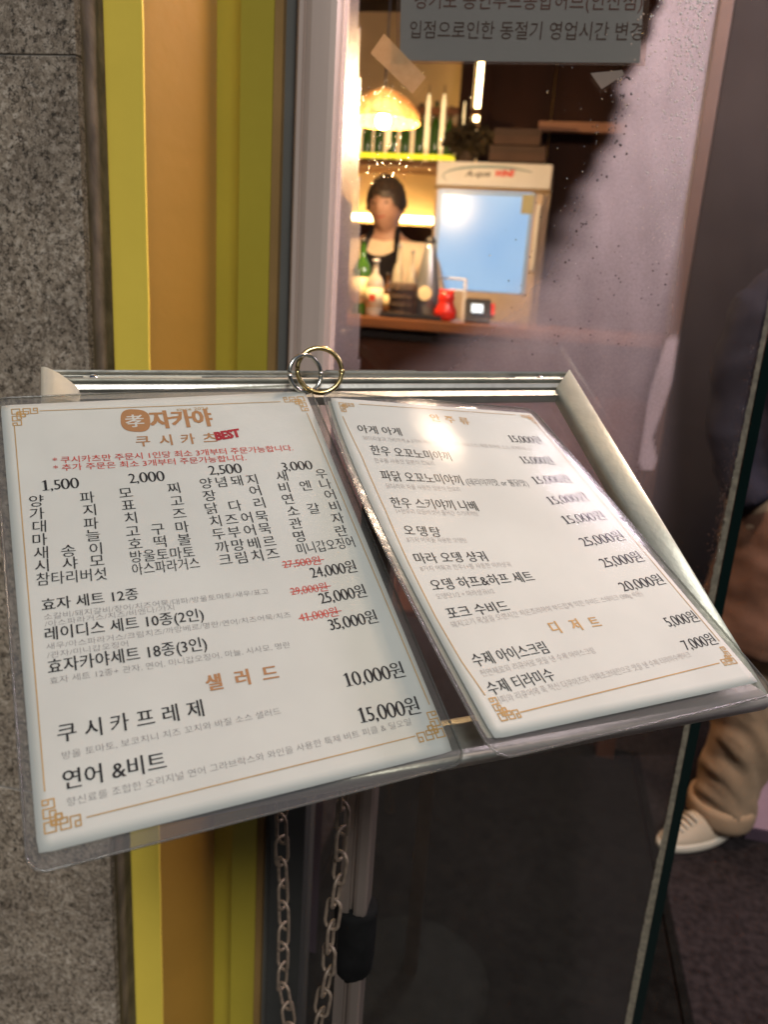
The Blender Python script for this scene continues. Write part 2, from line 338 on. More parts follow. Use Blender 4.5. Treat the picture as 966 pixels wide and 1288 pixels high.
# granite wall on the left: slabs with an open joint
gw = thing('granite_wall', 'speckled grey granite wall along the left edge of the picture', 'wall', (-.6, .8, 0))
YGR = 0.80
gx = VX(92, YGR); gl = -1.6
zj = float(atY(60, 69, YGR)[2])
for z0, z1, lab in ((zj + .0008, zj + .6, 'granite slab above the joint'), (zj - .9, zj - .0008, 'granite slab below the joint'), (0, zj - .904, 'lowest granite slab')):
    s = bx('slab', ((gx + gl) / 2, YGR + .006, (z0 + z1) / 2), (gx - gl, .012, z1 - z0), 'granite', gw, bevel=.0015, world=True)
bx('joint', ((gx + gl) / 2, YGR + .0062, 1.5), (gx - gl - .003, .0095, 2.9), mat('pale mortar', (.30, .28, .25), .9), gw, world=True)
# return face of weathered stone beside it
YY = 0.905                                  # front of the yellow strip
gx2 = VX(129, YY)
vs = []; nz = 60
for i in range(nz + 1):
    z = 3.2 * i / nz
    for k in range(5):
        t = k / 4; w = .0035 * (rng.random() - .5) if 0 < k < 4 else 0
        vs.append((gx * (1 - t) + gx2 * t - .001 - (.006 + abs(w)) * math.sin(t * math.pi), YGR + .010 + (YY + .001 - YGR - .010) * t, z))
fs = [(i * 5 + k, i * 5 + k + 1, (i + 1) * 5 + k + 1, (i + 1) * 5 + k) for i in range(nz) for k in range(4)]
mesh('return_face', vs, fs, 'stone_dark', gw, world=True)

# painted jamb between the granite and the door
yj = thing('painted_door_jamb', 'stepped door jamb painted yellow and ochre between granite wall and glass door', 'door jamb', (-.45, .95, 0))
def vstrip(name, x0, Y0, x1, Y1, m, thick=.03, jag=0):
    a, b = VX(x0, Y0), VX(x1, Y1); n = 50; v = []; 
    for i in range(n + 1):
        z = 3.0 * i / n; j = jag * (random.random() - .5)
        v += [(a, Y0, z), (b + j, Y1, z), (b + j, Y1 + thick, z), (a, Y0 + thick, z)]
    f = []
    for i in range(n):
        for k in range(4): f.append((i * 4 + k, i * 4 + (k + 1) % 4, (i + 1) * 4 + (k + 1) % 4, (i + 1) * 4 + k))
    f.append((3, 2, 1, 0)); f.append((n * 4, n * 4 + 1, n * 4 + 2, n * 4 + 3))
    return mesh(name, v, f, m, yj, world=True)
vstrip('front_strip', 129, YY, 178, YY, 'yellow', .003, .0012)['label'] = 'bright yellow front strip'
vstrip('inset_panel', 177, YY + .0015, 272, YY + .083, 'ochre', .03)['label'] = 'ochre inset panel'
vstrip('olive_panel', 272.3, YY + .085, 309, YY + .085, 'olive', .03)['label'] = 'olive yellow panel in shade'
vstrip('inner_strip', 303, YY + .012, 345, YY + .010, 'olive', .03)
vstrip('trim', 346, YY + .012, 357, YY + .02, 'brown_trim', .03)['label'] = 'brown edge trim'
vstrip('seal', 357.6, YY + .03, 373, YY + .03, 'gap', .02)['label'] = 'dark grey rubber seal'

# ================================================================== GLASS DOOR
gd = thing('glass_door', 'fogged glass door with aluminium stile and water droplets behind the menu stand', 'glass door', (0, YG, 0))
sx0, sx1 = VX(373, YG - .01), VX(428, YG - .01)
bm = bmesh.new()
prof = [(sx0, YG + .03), (sx0, YG - .006), (sx0 + .004, YG - .012), (sx0 + .009, YG - .012), (sx0 + .010, YG - .008), (sx0 + .013, YG - .008), (sx0 + .0135, YG - .014), (sx0 + .02, YG - .017), (sx1 - .008, YG - .017), (sx1 - .002, YG - .014), (sx1, YG - .004), (sx1, YG + .03)]
ra = [bm.verts.new((x, y, .02)) for x, y in prof]; rb = [bm.verts.new((x, y, 2.6)) for x, y in prof]
for k in range(len(prof)): bm.faces.new((ra[k], ra[(k + 1) % len(prof)], rb[(k + 1) % len(prof)], rb[k]))
bm.faces.new(ra[::-1]); bm.faces.new(rb); bmesh.ops.recalc_face_normals(bm, faces=bm.faces[:])
bmobj('stile', bm, 'alu', gd, world=True)
# clear pane
gxe = float(atY(884, 900, YG)[0])           # right edge of the dark glass edge band
pane_r = float(atY(872, 900, YG)[0]); fr_l = float(atY(861, 900, YG)[0])
bx('pane', ((sx1 + pane_r) / 2 - .001, YG + .004, 1.33), (pane_r - sx1 + .004, .0006, 2.5), 'glass', gd, world=True)
bx('glass_edge', ((pane_r + gxe) / 2, YG + .005, 1.33), (gxe - pane_r, .010, 2.5), 'glass_edge', gd, world=True)['label'] = 'dark green polished edge of the glass'
# frosted residue along the edge: ragged outline
v = []; n = 900
for i in range(n + 1):
    z = .1 + 2.45 * i / n; j = .0013 * rng.random() + .0010 * math.sin(i * .031)
    zt = min(1, max(0, (z - .1) / 1.2)); v += [(fr_l + .003 + j - .004 * (1 - zt), YG + .0015, z), (pane_r - .0005, YG + .0015, z)]
fr = mesh('frosted_edge_residue', v, [(2 * i, 2 * i + 1, 2 * i + 3, 2 * i + 2) for i in range(n)], 'frost', gd, world=True)
bm = bmesh.new(); box(bm, ((sx1 + gxe) / 2, YG + .005, .07), (gxe - sx1, .03, .10), bevel=.002); bmobj('bottom_rail', bm, 'alu', gd, world=True)
bm = bmesh.new(); box(bm, ((sx1 + gxe) / 2, YG + .005, 2.585), (gxe - sx1, .03, .10), bevel=.002); bmobj('top_rail', bm, 'alu', gd, world=True)
bx('lower_stile_shade', ((sx0 + sx1) / 2 + .002, YG + .003, .47), (sx1 - sx0 + .002, .052, .86), 'groove', gd, bevel=.001, world=True)['label'] = 'dark strip standing in for shade on the lower stile'  # dark box laid over the lower stile in place of shade
# condensation film
def interp(y, tab): return float(np.interp(y, [t[0] for t in tab], [t[1] for t in tab]))
def sstep(x): x = min(1, max(0, x)); return x * x * (3 - 2 * x)
def dens(px, py):
    xb = interp(py, [(-400, 840), (0, 824), (80, 800), (110, 782), (150, 770), (200, 752), (250, 728), (300, 700), (350, 664), (400, 615), (430, 575), (455, 540), (480, 500), (520, 430), (560, 360), (600, 300)])
    xr = interp(py, [(-400, 950), (0, 903), (260, 862), (400, 842), (640, 812), (900, 760), (1288, 640)])
    w = interp(py, [(0, 18), (150, 32), (250, 60), (330, 95), (460, 150), (560, 200)])
    nb = 9 * math.sin(py * .05 + px * .02) + 5 * math.sin(py * .13 - px * .04)
    a = sstep((px - xb + nb * .6 + w * .28) / w) * (1 + .07 * math.sin(px * .11 + 1.5 * math.sin(py * .012)) * math.sin(px * .043 + 1)) * .93
    wr = interp(py, [(0, 6), (260, 8), (400, 40), (600, 90), (900, 160)])
    e = 1 - .93 * sstep((px - xr + wr * .5) / wr)
    fade = interp(py, [(-400, 1), (100, .98), (220, .90), (330, .76), (430, .62), (520, .50), (620, .38), (750, .17), (850, .07), (950, .018), (1288, .006)])
    d = a * e * fade
    if px < 452 and py < 560: d = max(d, .42 * (1 - sstep((py - 420) / 140)))
    # hand-wiped streak with thicker residue
    if 415 < py < 590:
        c = interp(py, [(415, 849), (424, 846), (480, 833), (508, 825), (550, 815), (570, 815), (590, 815)]); hw = interp(py, [(415, 5), (430, 8), (480, 13), (508, 12), (550, 7), (566, 10), (580, 12), (590, 8)])
        d = max(d, .74 * (1 - sstep((abs(px - c) - hw + 4) / 8)) * min(1, (py - 415) / 14))
    if py > 950: d += .03 * sstep((px - 700) / 60) * sstep((880 - px) / 40)
    return d
Z0, Z1 = .15, 2.5; NX, NZ = 170, 420
xs = np.linspace(sx1 + .001, fr_l + .003, NX); zs = np.concatenate([np.linspace(Z0, .75, 60, endpoint=False), np.linspace(.75, 1.9, 320, endpoint=False), np.linspace(1.9, Z1, 41)])
V = [(x, YG + .0065, z) for z in zs for x in xs]; nzz = len(zs)
Fc = [(j * NX + i, j * NX + i + 1, (j + 1) * NX + i + 1, (j + 1) * NX + i) for j in range(nzz - 1) for i in range(NX - 1)]
fog = mesh('condensation_film', V, Fc, 'fog', gd, world=True)
at = fog.data.attributes.new('fog_amount', 'FLOAT', 'POINT'); at.data.foreach_set('value', np.array([dens(*proj(p)) for p in V], dtype=np.float32))
# droplets: real beads on the pane
def beads(name, pts, m, parent):
    vs, fs = [], []
    for (p, r, el) in pts:
        b0 = len(vs); k = 7
        for q in range(k): vs.append((p[0] + r * math.cos(6.283 * q / k), p[1], p[2] + r * el * math.sin(6.283 * q / k)))
        for q in range(k): vs.append((p[0] + .62 * r * math.cos(6.283 * q / k), p[1] - .42 * r, p[2] + .62 * r * el * math.sin(6.283 * q / k)))
        vs.append((p[0], p[1] - .6 * r, p[2]))
        for q in range(k):
            q2 = (q + 1) % k; fs += [(b0 + q, b0 + q2, b0 + k + q2, b0 + k + q), (b0 + k + q, b0 + k + q2, b0 + 2 * k)]
    o = mesh(name, vs, fs, m, parent, smooth=True, world=True); o['kind'] = 'stuff'; return o
m, n_, b_ = nodes('water bead'); b_.inputs['Roughness'].default_value = .03; b_.inputs['Transmission Weight'].default_value = 1; b_.inputs['IOR'].default_value = 1.33; MT['bead'] = m
pts = []
for i in range(210):
    px, py = rng.normal(480, 32), rng.uniform(60, 230)
    if px < 430 or px > 560 or (py < 100 and rng.random() < .6): continue
    pts.append((atY(px, py, YG + .0025), rng.uniform(.0003, .0009), rng.uniform(1, 2.2)))
for i in range(1300):
    t = rng.random(); py = t * 420; xr = interp(py, [(0, 903), (260, 862), (420, 838)]); px = xr - rng.gamma(1.6, 32)
    if px < 560: continue
    pts.append((atY(px, py, YG + .0025), rng.uniform(.0003, .0011) * (1.25 - t * .7), rng.uniform(1, 1.5)))
for i in range(520):
    py = rng.uniform(420, 760); c = fr_l - abs(rng.normal(0, .006)) ; p = atY(800, py, YG + .0015); pts.append((np.array([c + .004, YG + .0012, p[2]]), rng.uniform(.0005, .0011), 1.1))
for i in range(200): pts.append((atY(rng.uniform(420, 452), rng.uniform(60, 250), YG + .0025), rng.uniform(.0003, .0008), 1.2))
beads('water_droplets', pts, 'bead', gd)
MT['bead_highlight'] = mat('painted bead highlight', (.86, .80, .74), .25, spec=.8)  # white colour paints the bright highlights of water drops
pts = []
for i in range(620):
    t = rng.random() ** 1.2; py = t * 330; xr = interp(py, [(0, 903), (260, 862), (420, 838)]); px = xr - 4 - abs(rng.normal(0, 42 - 20 * t))
    if px < 760: continue
    pts.append((atY(px, py, YG - .0005), rng.uniform(.0003, .00085) * (1.3 - t * .6), rng.uniform(1, 1.7)))
beads('droplet_highlights', pts, 'bead_highlight', gd)
pts = []
for i in range(80):
    t = rng.random() ** 1.3; py = 95 + 260 * t; xb = interp(py, [(80, 800), (110, 784), (150, 772), (200, 757), (250, 735), (300, 715), (350, 700)]); px = xb + rng.normal(6, 12)
    pts.append((atY(px, py, YG + .0025), rng.uniform(.0004, .0013), rng.uniform(1, 1.5)))
for i in range(60): pts.append((atY(rng.uniform(640, 840), rng.uniform(300, 450), YG + .0025), rng.uniform(.0004, .001), 1.2))
MT['dark_bead'] = mat('clear drop on fog', (.08, .06, .06), .1, spec=.8)
beads('dark_droplets', pts, 'dark_bead', gd)

# ================================================================== NOTICE ON THE GLASS
YN = YG + .0005
no = thing('notice', 'grey paper notice in a clear sleeve taped to the upper glass', 'notice', atY(655, 80, YN))
def quad(name, pxs, Y, m, parent, thick=.0006):
    P = [atY(x, y, Y) for x, y in pxs]; Q = [p + np.array([0, thick, 0]) for p in P]
    return mesh(name, P + Q, [(0, 1, 2, 3), (7, 6, 5, 4), (0, 4, 5, 1), (1, 5, 6, 2), (2, 6, 7, 3), (3, 7, 4, 0)], m, parent, world=True)
quad('paper', [(503, 76), (805, 79), (817, -120), (506, -120)], YN - .001, 'notice', no)
quad('sleeve', [(498, 80), (812, 83), (826, -120), (500, -120)], YN - .0050, 'sleeve', no, .0004)
def glass_text(s, x0, y0, x1, y1, h, m, Y, parent, name='lettering', off=0.0, shear=0):
    A, B = atY(x0, y0, Y), atY(x1, y1, Y); U = atY(x0, y0 - h, Y); e = (B - A); em = np.linalg.norm(U - A) / .82
    v, f = text_mesh(s, off); w = v[:, 0].max() - v[:, 0].min(); xm = v[:, 0].min(); up = np.array([0, 0, 1.0])
    P = [A + e * ((q[0] - xm + shear * q[1]) / w) + up * (q[1] * em) for q in v]
    return mesh(name, P, f, m, parent, world=True)
MT['sign_brown'] = mat('sign brown ink', (.10, .035, .03), .6); MT['sign_ink'] = mat('sign ink', (.035, .02, .018), .6)
glass_text('입점으로인한 동절기 영업시간 변경', 515, 46, 808, 49, 20, 'sign_ink', YN - .0014, no)
glass_text('경기도 공인푸드종합허브(안산점)', 521, 9, 808, 11, 20, 'sign_brown', YN - .0014, no)
tp = quad('tape_strip', [(519, 118), (466, 67), (483, 42), (536, 97)], YN - .0064, 'tape', no, .0003); tp['label'] = 'tan masking tape strip at the lower left corner'
tp = quad('tape_strip', [(757, 112), (743, 92), (783, 88), (786, 94)], YN - .0064, 'tape_clear', no, .0003); tp['label'] = 'small translucent tape at the lower right corner'

# ================================================================== MENU STAND
OFF = -.003
TL, TR_, BR_ = [onP(x, y, OFF) for x, y in ((50, 459), (718, 463), (978, 882))]
e1 = TR_ - TL; WF = np.linalg.norm(e1); e1 /= WF
e2 = BR_ - TR_; HF = np.linalg.norm(e2); e2 -= e1 * (e2 @ e1); e2 /= np.linalg.norm(e2)
NF = np.cross(e2, e1); NF = NF if NF @ NW > 0 else -NF
def fb(u, v, h=0): return TL + e1 * u + e2 * v + NF * h          # frame coordinates: right, down, up from the board
pole_p = atY(455, 1010, .60)
ms = thing('menu_stand', 'silver aluminium poster frame stand tilted like a lectern, holding two menu sheets', 'menu stand', (pole_p[0], .60, 0))
BW = .0255
def bar(name, a, b, inward, prof, m, mitre=True, lab=None):
    """prof: (w across from outer edge inward, h); a,b outer corner points in frame uv"""
    a, b, inw = np.array(a, float), np.array(b, float), np.array(inward, float); d = (b - a) / np.linalg.norm(b - a)
    A = [a + inw * w + d * (w if mitre else 0) for w, h in prof]; B = [b + inw * w - d * (w if mitre else 0) for w, h in prof]
    P = [fb(q[0], q[1], h) for q, (w, h) in zip(A, prof)] + [fb(q[0], q[1], h) for q, (w, h) in zip(B, prof)]; n = len(prof)
    f = [(i, (i + 1) % n, (i + 1) % n + n, i + n) for i in range(n)] + [tuple(range(n))[::-1], tuple(range(n, 2 * n))]
    o = mesh(name, P, f, m, ms, world=True)
    bm = bmesh.new(); bm.from_mesh(o.data); bmesh.ops.recalc_face_normals(bm, faces=bm.faces[:]); bm.to_mesh(o.data); bm.free()
    if lab: o['label'] = lab
    return o
def arcp(w, h, n=10, base=-.012): return [(0, base)] + [(w * (.5 - .5 * math.cos(math.pi * i / n)), -.004 + h * math.sin(math.pi * i / n) ** .8) for i in range(n + 1)] + [(w, base)]
rp = arcp(BW, .007)
for o_ in (bar('side_bar', (WF, 0), (WF, HF), (-1, 0), rp, 'alu_worn', lab='rounded right frame bar'), bar('side_bar', (0, HF), (0, 0), (1, 0), rp, 'alu_worn', lab='rounded left frame bar'), bar('bottom_bar', (WF, HF), (0, HF), (0, -1), arcp(BW, .007), 'alu2')):
    for p in o_.data.polygons: p.use_smooth = len(p.vertices) == 4
# opened top bar: stepped channel
W_ = .034
def tb(w0, w1, h, m, name, lab=None): return bar(name, (.004 + 0, 0), (WF - .004, 0), (0, 1), [(w0, -.012), (w0, h), (w1, h), (w1, -.012)], m, lab=lab)
bar('top_bar', (.003, .004), (WF - .003, .004), (0, 1), [(0, -.012), (0, -.001), (.0012, .000), (.0022, -.001), (.0024, -.004), (.0058, -.0045), (.0085, -.0045), (.0088, -.0005), (.0104, -.0004), (.0108, -.0065), (.0125, -.0065), (.0128, -.003), (.0155, -.0015), (.0185, -.003), (.0188, -.0075), (.0204, -.0075), (.0206, -.0045), (.0275, -.0040), (.0280, -.012)], 'alu2', mitre=False)['label'] = 'grooved top bar with its snap cover open'
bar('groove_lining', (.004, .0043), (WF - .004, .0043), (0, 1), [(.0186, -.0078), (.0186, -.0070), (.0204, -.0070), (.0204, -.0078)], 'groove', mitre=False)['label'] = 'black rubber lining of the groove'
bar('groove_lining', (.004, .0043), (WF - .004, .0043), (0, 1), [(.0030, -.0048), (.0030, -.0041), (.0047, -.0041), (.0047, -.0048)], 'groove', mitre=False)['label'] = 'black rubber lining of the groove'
for (u0, u1) in ((.028, .112), (WF - .06, WF - .014)):
    bm = bmesh.new(); c = fb((u0 + u1) / 2, .011, -.0035); rot = Matrix([[e1[i], e2[i], NF[i]] for i in range(3)])
    box(bm, c, (u1 - u0, .0042, .0018), rot, .0006); bmobj('bracket', bm, 'alu_worn', ms, world=True)
for (x, y) in ((117, 470), (681, 473)):
    q = onP(x, y, OFF); u = (q - TL) @ e1; bm = bmesh.new()
    lathe(bm, [(.0001, .0016), (.0018, .0014), (.0028, .0006), (.0030, 0), (.0030, -.001)][::-1], 16); bmesh.ops.transform(bm, matrix=Matrix.Translation(Vector(fb(u, .0108, -.0022))) @ rot.to_4x4() , verts=bm.verts[:])
    s = bmobj('screw', bm, 'steel', ms, smooth=True, world=True)
P = [fb(BW * .8, .02, -.0105), fb(WF - BW * .8, .02, -.0105), fb(WF - BW * .8, HF - BW * .8, -.0105), fb(BW * .8, HF - BW * .8, -.0105)]
mesh('clear_panel', P + [p - NF * .0015 for p in P], [(0, 1, 2, 3), (7, 6, 5, 4), (0, 4, 5, 1), (1, 5, 6, 2), (2, 6, 7, 3), (3, 7, 4, 0)], 'acrylic', ms, world=True)
# pole: extruded profile with a slot, hinge bracket and sponge grip
px_, py_ = pole_p[0], .60
pole_w = .0265
pole_top = float((TL + e1 * WF / 2 + e2 * HF * .55)[2]) + .0
# height at which the pole meets the board
zt = TL[2] - ((np.array([px_ - TL[0], py_ - TL[1]])) @ NF[:2]) / NF[2] - .014
bm = bmesh.new(); hw = pole_w / 2
pr = [(-hw, -hw), (-.0035, -hw), (-.0035, -hw + .006), (.001, -hw + .006), (.001, -hw), (.004, -hw - .001), (hw - .002, -hw), (hw, -hw + .003), (hw, hw), (-hw, hw)]
ra = [bm.verts.new((px_ + x, py_ + y, .03)) for x, y in pr]; rb = [bm.verts.new((px_ + x, py_ + y, zt)) for x, y in pr]
for k in range(len(pr)): bm.faces.new((ra[k], ra[(k + 1) % len(pr)], rb[(k + 1) % len(pr)], rb[k]))
bm.faces.new(ra[::-1]); bm.faces.new(rb); bmesh.ops.recalc_face_normals(bm, faces=bm.faces[:]); bmobj('pole', bm, 'pole_metal', ms, world=True)
g0, g1 = float(atY(447, 1245, .585)[2]), float(atY(452, 1155, .585)[2])
pole_o = bpy.data.objects['pole']
bm = bmesh.new(); lathe(bm, [(.009, 0), (.014, .002), (.0195, .012), (.0208, .03), (.021, g1 - g0 - .006), (.0203, g1 - g0), (.016, g1 - g0 + .001)], 28, (px_ + .001, py_ + .002, g0)); bmobj('grip', bm, 'rubber', pole_o, smooth=True, world=True)['label'] = 'black sponge sleeve on the pole'
bm = bmesh.new(); lathe(bm, [(.16, 0), (.16, .008), (.13, .016), (.03, .022), (.02, .03)], 40, (px_, py_, .002)); bmobj('base', bm, 'gap', ms, smooth=True, world=True)
bm = bmesh.new(); rotb = Matrix([[e1[i], e2[i], NF[i]] for i in range(3)]); cc = np.array([px_, py_, zt + .004]); box(bm, cc, (.08, .10, .004), rotb, .001); bmobj('mount_plate', bm, 'groove', ms, world=True)

# ================================================================== MENU SHEETS
A4W, A4H = .21, .297
class Sheet:
    def __init__(s, quad, hgt, bowl=0, bulge=0, fine=None):
        s.H = homog([(0, A4H), (A4W, A4H), (A4W, 0), (0, 0)], quad); s.Hi = np.linalg.inv(s.H); s.h = hgt; s.bowl = bowl; s.bulge = bulge
    def corr(s, u, v):
        a, t = u / A4W, v / A4H; return s.bowl * (1 - a) * 4 * t * (1 - t) if 0 <= t <= 1 else 0.0
    def height(s, u, v):
        a, t = u / A4W, v / A4H; tl, tr, br, bl = s.h
        hh = tl * (1 - a) * t + tr * a * t + br * a * (1 - t) + bl * (1 - a) * (1 - t)
        return hh + s.bulge * max(0, math.sin(math.pi * min(1, max(0, a)))) * (.35 + .65 * t) + .0009 * math.sin(a * 5 + 1) * math.sin(t * 7)
    def P(s, u, v, dz=0.0):
        x, y = happ(s.H, u, v); x += s.corr(u, v); p = onP(x, y, s.height(u, v)); return p + NW * dz
    def PN(s, uv, dz=0.0):
        uv = np.asarray(uv, float); u, v = uv[:, 0], uv[:, 1]; q = s.H @ np.vstack([u, v, np.ones_like(u)]); x = q[0] / q[2]; y = q[1] / q[2]
        a, t = u / A4W, v / A4H; x = x + np.where((t >= 0) & (t <= 1), s.bowl * (1 - a) * 4 * t * (1 - t), 0)
        tl, tr, br, bl = s.h
        hh = tl * (1 - a) * t + tr * a * t + br * a * (1 - t) + bl * (1 - a) * (1 - t) + s.bulge * np.maximum(0, np.sin(np.pi * np.clip(a, 0, 1))) * (.35 + .65 * t) + .0009 * np.sin(a * 5 + 1) * np.sin(t * 7)
        d = np.vstack([(x - 483) / F, -(y - 644) / F, -np.ones_like(x)]); k = (CL + hh) / (NL @ d); return (CAMP[:, None] + R @ (d * k) + np.outer(NW, np.ones_like(x) * dz)).T
    def uv(s, x, y):
        u, v = happ(s.Hi, x, y)
        for _ in range(5): u, v = happ(s.Hi, x - s.corr(u, v), y)
        return u, v
def rrect(u0, v0, u1, v1, r, n=6):
    pts = []
    for cx, cy, a0 in ((u1 - r, v1 - r, 0), (u0 + r, v1 - r, 90), (u0 + r, v0 + r, 180), (u1 - r, v0 + r, 270)):
        for k in range(n + 1): a = math.radians(a0 + 90 * k / n); pts.append((cx + r * math.cos(a), cy + r * math.sin(a)))
    return pts
def patch(S, u0, v0, u1, v1, r, dz, name, m, parent, N=34, thick=0, skirt=0):
    """rounded rectangle grid mapped on the curved sheet"""
    vs, fs = [], []; NU, NV = N, int(N * 1.4)
    for j in range(NV + 1):
        for i in range(NU + 1):
            u, v = u0 + (u1 - u0) * i / NU, v0 + (v1 - v0) * j / NV
            du = max(0, u0 + r - u, u - (u1 - r)); dv = max(0, v0 + r - v, v - (v1 - r))
            if du > 0 and dv > 0:
                l = math.hypot(du, dv)
                if l > r:
                    k = r / l; su = 1 if u > (u0 + u1) / 2 else -1; sv = 1 if v > (v0 + v1) / 2 else -1
                    u = ((u1 - r) if su > 0 else (u0 + r)) + su * du * k; v = ((v1 - r) if sv > 0 else (v0 + r)) + sv * dv * k
            vs.append((u, v))
    W1 = NU + 1; vs = list(S.PN(vs, dz))
    for j in range(NV):
        for i in range(NU): fs.append((j * W1 + i, j * W1 + i + 1, (j + 1) * W1 + i + 1, (j + 1) * W1 + i))
    if thick:
        n0 = len(vs); vs += [p - NW * thick for p in vs]; fs += [tuple(q + n0 for q in f[::-1]) for f in fs[:]]
        bd = [i for i in range(NU)] + [j * W1 + NU for j in range(NV)] + [NV * W1 + i for i in range(NU, 0, -1)] + [j * W1 for j in range(NV, 0, -1)]
        for a, b in zip(bd, bd[1:] + bd[:1]): fs.append((a, a + n0, b + n0, b))
    return mesh(name, vs, fs, m, parent, smooth=True, world=True)
def rim(S, u0, v0, u1, v1, r, dz, rad, name, m, parent):
    pts = []; loop = rrect(u0, v0, u1, v1, r)
    for (a, b), (c, d) in zip(loop, loop[1:] + loop[:1]):
        n = max(1, int(math.hypot(c - a, d - b) / .008))
        for k in range(n): pts.append(S.P(a + (c - a) * k / n, b + (d - b) * k / n, dz))
    bm = bmesh.new(); tube(bm, pts, rad, 6, closed=True); return bmobj(name, bm, m, parent, smooth=True, world=True)
def flat_poly(S, pts, w, dz, name, m, parent, closed=False):
    """a printed line of width w (metres) along uv points"""
    vs, fs = [], []
    for (a, b) in zip(pts, pts[1:]):
        a, b = np.array(a, float), np.array(b, float); L = np.linalg.norm(b - a); d = (b - a) / L; nn = np.array([-d[1], d[0]]) * w / 2
        a = a - d * w / 2; b = b + d * w / 2; n = max(1, int(L / .006)); b0 = len(vs)
        for k in range(n + 1):
            c = a + (b - a) * k / n; vs += [S.P(*(c - nn), dz), S.P(*(c + nn), dz)]
        for k in range(n): fs.append((b0 + 2 * k, b0 + 2 * k + 2, b0 + 2 * k + 3, b0 + 2 * k + 1))
    return mesh(name, vs, fs, m, parent, world=True)
DZ = .00022
def put(S, parent, s, x0, y0, x1, y1, h, m, name, mode='fit', weight=0.0, serif=.012, shear=0, hs=.88):
    u0, v0 = S.uv(x0, y0); u1, v1 = S.uv(x1, y1); ut, vt = S.uv(x0, y0 - h)
    d = np.array([u1 - u0, v1 - v0]); L = np.linalg.norm(d); d /= L; nn = np.array([-d[1], d[0]])
    um, vm = (u0 + u1) / 2, (v0 + v1) / 2; ya = happ(S.H, um, vm)[1]; yb = happ(S.H, um + nn[0] * .002, vm + nn[1] * .002)[1]; em = h / abs((yb - ya) / .002) / hs
    vs, fs = [], []
    def add(v, f, ox, sx):
        layers = [(-serif, 0), (serif, 1)] if serif else [(0, 0)]
        for dx, li in layers:
            b0 = len(vs)
            for q in v:
                c = np.array([u0, v0]) + d * (ox + (q[0] + dx + shear * q[1]) * sx) + nn * (q[1] * em)
                vs.append((c[0], c[1], li))
            fs.extend([tuple(i + b0 for i in g) for g in f])
    if mode == 'fit':
        v, f = text_mesh(s, weight); xm, xM = v[:, 0].min(), v[:, 0].max(); sx = L / (xM - xm); v = v.copy(); v[:, 0] -= xm; add(v, f, 0, sx)
    else:
        ch = [c for c in s if c != ' ']; ws = []
        for c in ch:
            v, f = text_mesh(c, weight); ws.append((v[:, 0].min(), v[:, 0].max()))
        sx = min(em * .95, L / (len(ch) * .98)); wl = (ws[-1][1] - ws[-1][0]) * sx
        for k, c in enumerate(ch):
            v, f = text_mesh(c, weight); v = v.copy(); v[:, 0] -= ws[k][0]
            t = k / (len(ch) - 1); wk = (ws[k][1] - ws[k][0]) * sx
            add(v, f, t * (L - wl) + (wl - wk) * .5 * (0 if k == 0 else 1), sx)
    vs = np.array(vs); vs = S.PN(vs[:, :2], DZ + vs[:, 2] * .00001) if True else vs
    return mesh(name, vs, fs, m, parent, world=True)
ORN = [(1, 5.1), (1, 6.1), (0, 6.1), (0, 5.1)]
O1 = [(1, 6.1), (1, 5.2), (0, 5.2), (0, 6.1), (2, 6.1), (2, 4.4), (0, 4.4), (0, 2.7), (2.1, 2.7)]
O2 = [(1.1, 1.3), (1.1, 3.9), (2.1, 3.9), (2.1, 1.3), (1.1, 1.3)]
O3 = [(0, 0), (0, 1.9), (3.1, 1.9), (3.1, 3.0), (2.1, 3.0)]
def ornament(S, parent, cu, cv, su, sv, size, m, w):
    """corner fret; (cu,cv) corner, su/sv direction inwards"""
    k = size / 6.1; vs, fs = [], []
    for path in (O1, O2, O3):
        for sw in (0, 1):
            pts = [((p[1], p[0]) if sw else p) for p in path]; pts = [(cu + su * a * k, cv + sv * b * k) for a, b in pts]
            for a, b in zip(pts, pts[1:]):
                a, b = np.array(a), np.array(b); dd = (b - a) / np.linalg.norm(b - a); nn = np.array([-dd[1], dd[0]]) * w / 2; a2, b2 = a - dd * w / 2, b + dd * w / 2; b0 = len(vs)
                z = DZ + .000003 * (len(vs) // 4 % 12)
                vs += [S.P(*(a2 - nn), z), S.P(*(b2 - nn), z), S.P(*(b2 + nn), z), S.P(*(a2 + nn), z)]; fs.append((b0, b0 + 1, b0 + 2, b0 + 3))
    return mesh('corner_ornament', vs, fs, m, parent, world=True)
LS = Sheet([(0, 510), (383, 492), (570, 945), (47, 1075)], (.001, .001, .0015, .004), 0, .0008)
ml = thing('menu_sheet', 'larger laminated menu sheet on the left with round brown seal logo and price grid', 'menu', LS.P(.105, .15), group='laminated menu sheets on the stand')
patch(LS, 0, 0, A4W, A4H, .002, 0, 'paper', 'paper', ml, thick=.0003)
patch(LS, -.0045, -.0078, A4W + .005, A4H + .007, .009, .0007, 'laminate_film', 'lam', ml, N=40)
patch(LS, -.0050, -.0083, A4W + .0055, A4H + .0075, .009, -.0008, 'laminate_back', 'lam_edge', ml, N=30)
rim(LS, -.0047, -.0080, A4W + .0052, A4H + .0072, .009, .0000, .0007, 'laminate_rim', 'lam_edge', ml)
G = 'ink'
def L(s, x0, y0, x1, y1, h, m='ink', name='dish_name', mode='fit', weight=-.008, **k): return put(LS, ml, s, x0, y0, x1, y1, h, m, name, mode, weight, **k)
L('since 2024', 222, 517, 262, 515.5, 4.6, 'ink_gold', 'logo_text', serif=0, weight=0)
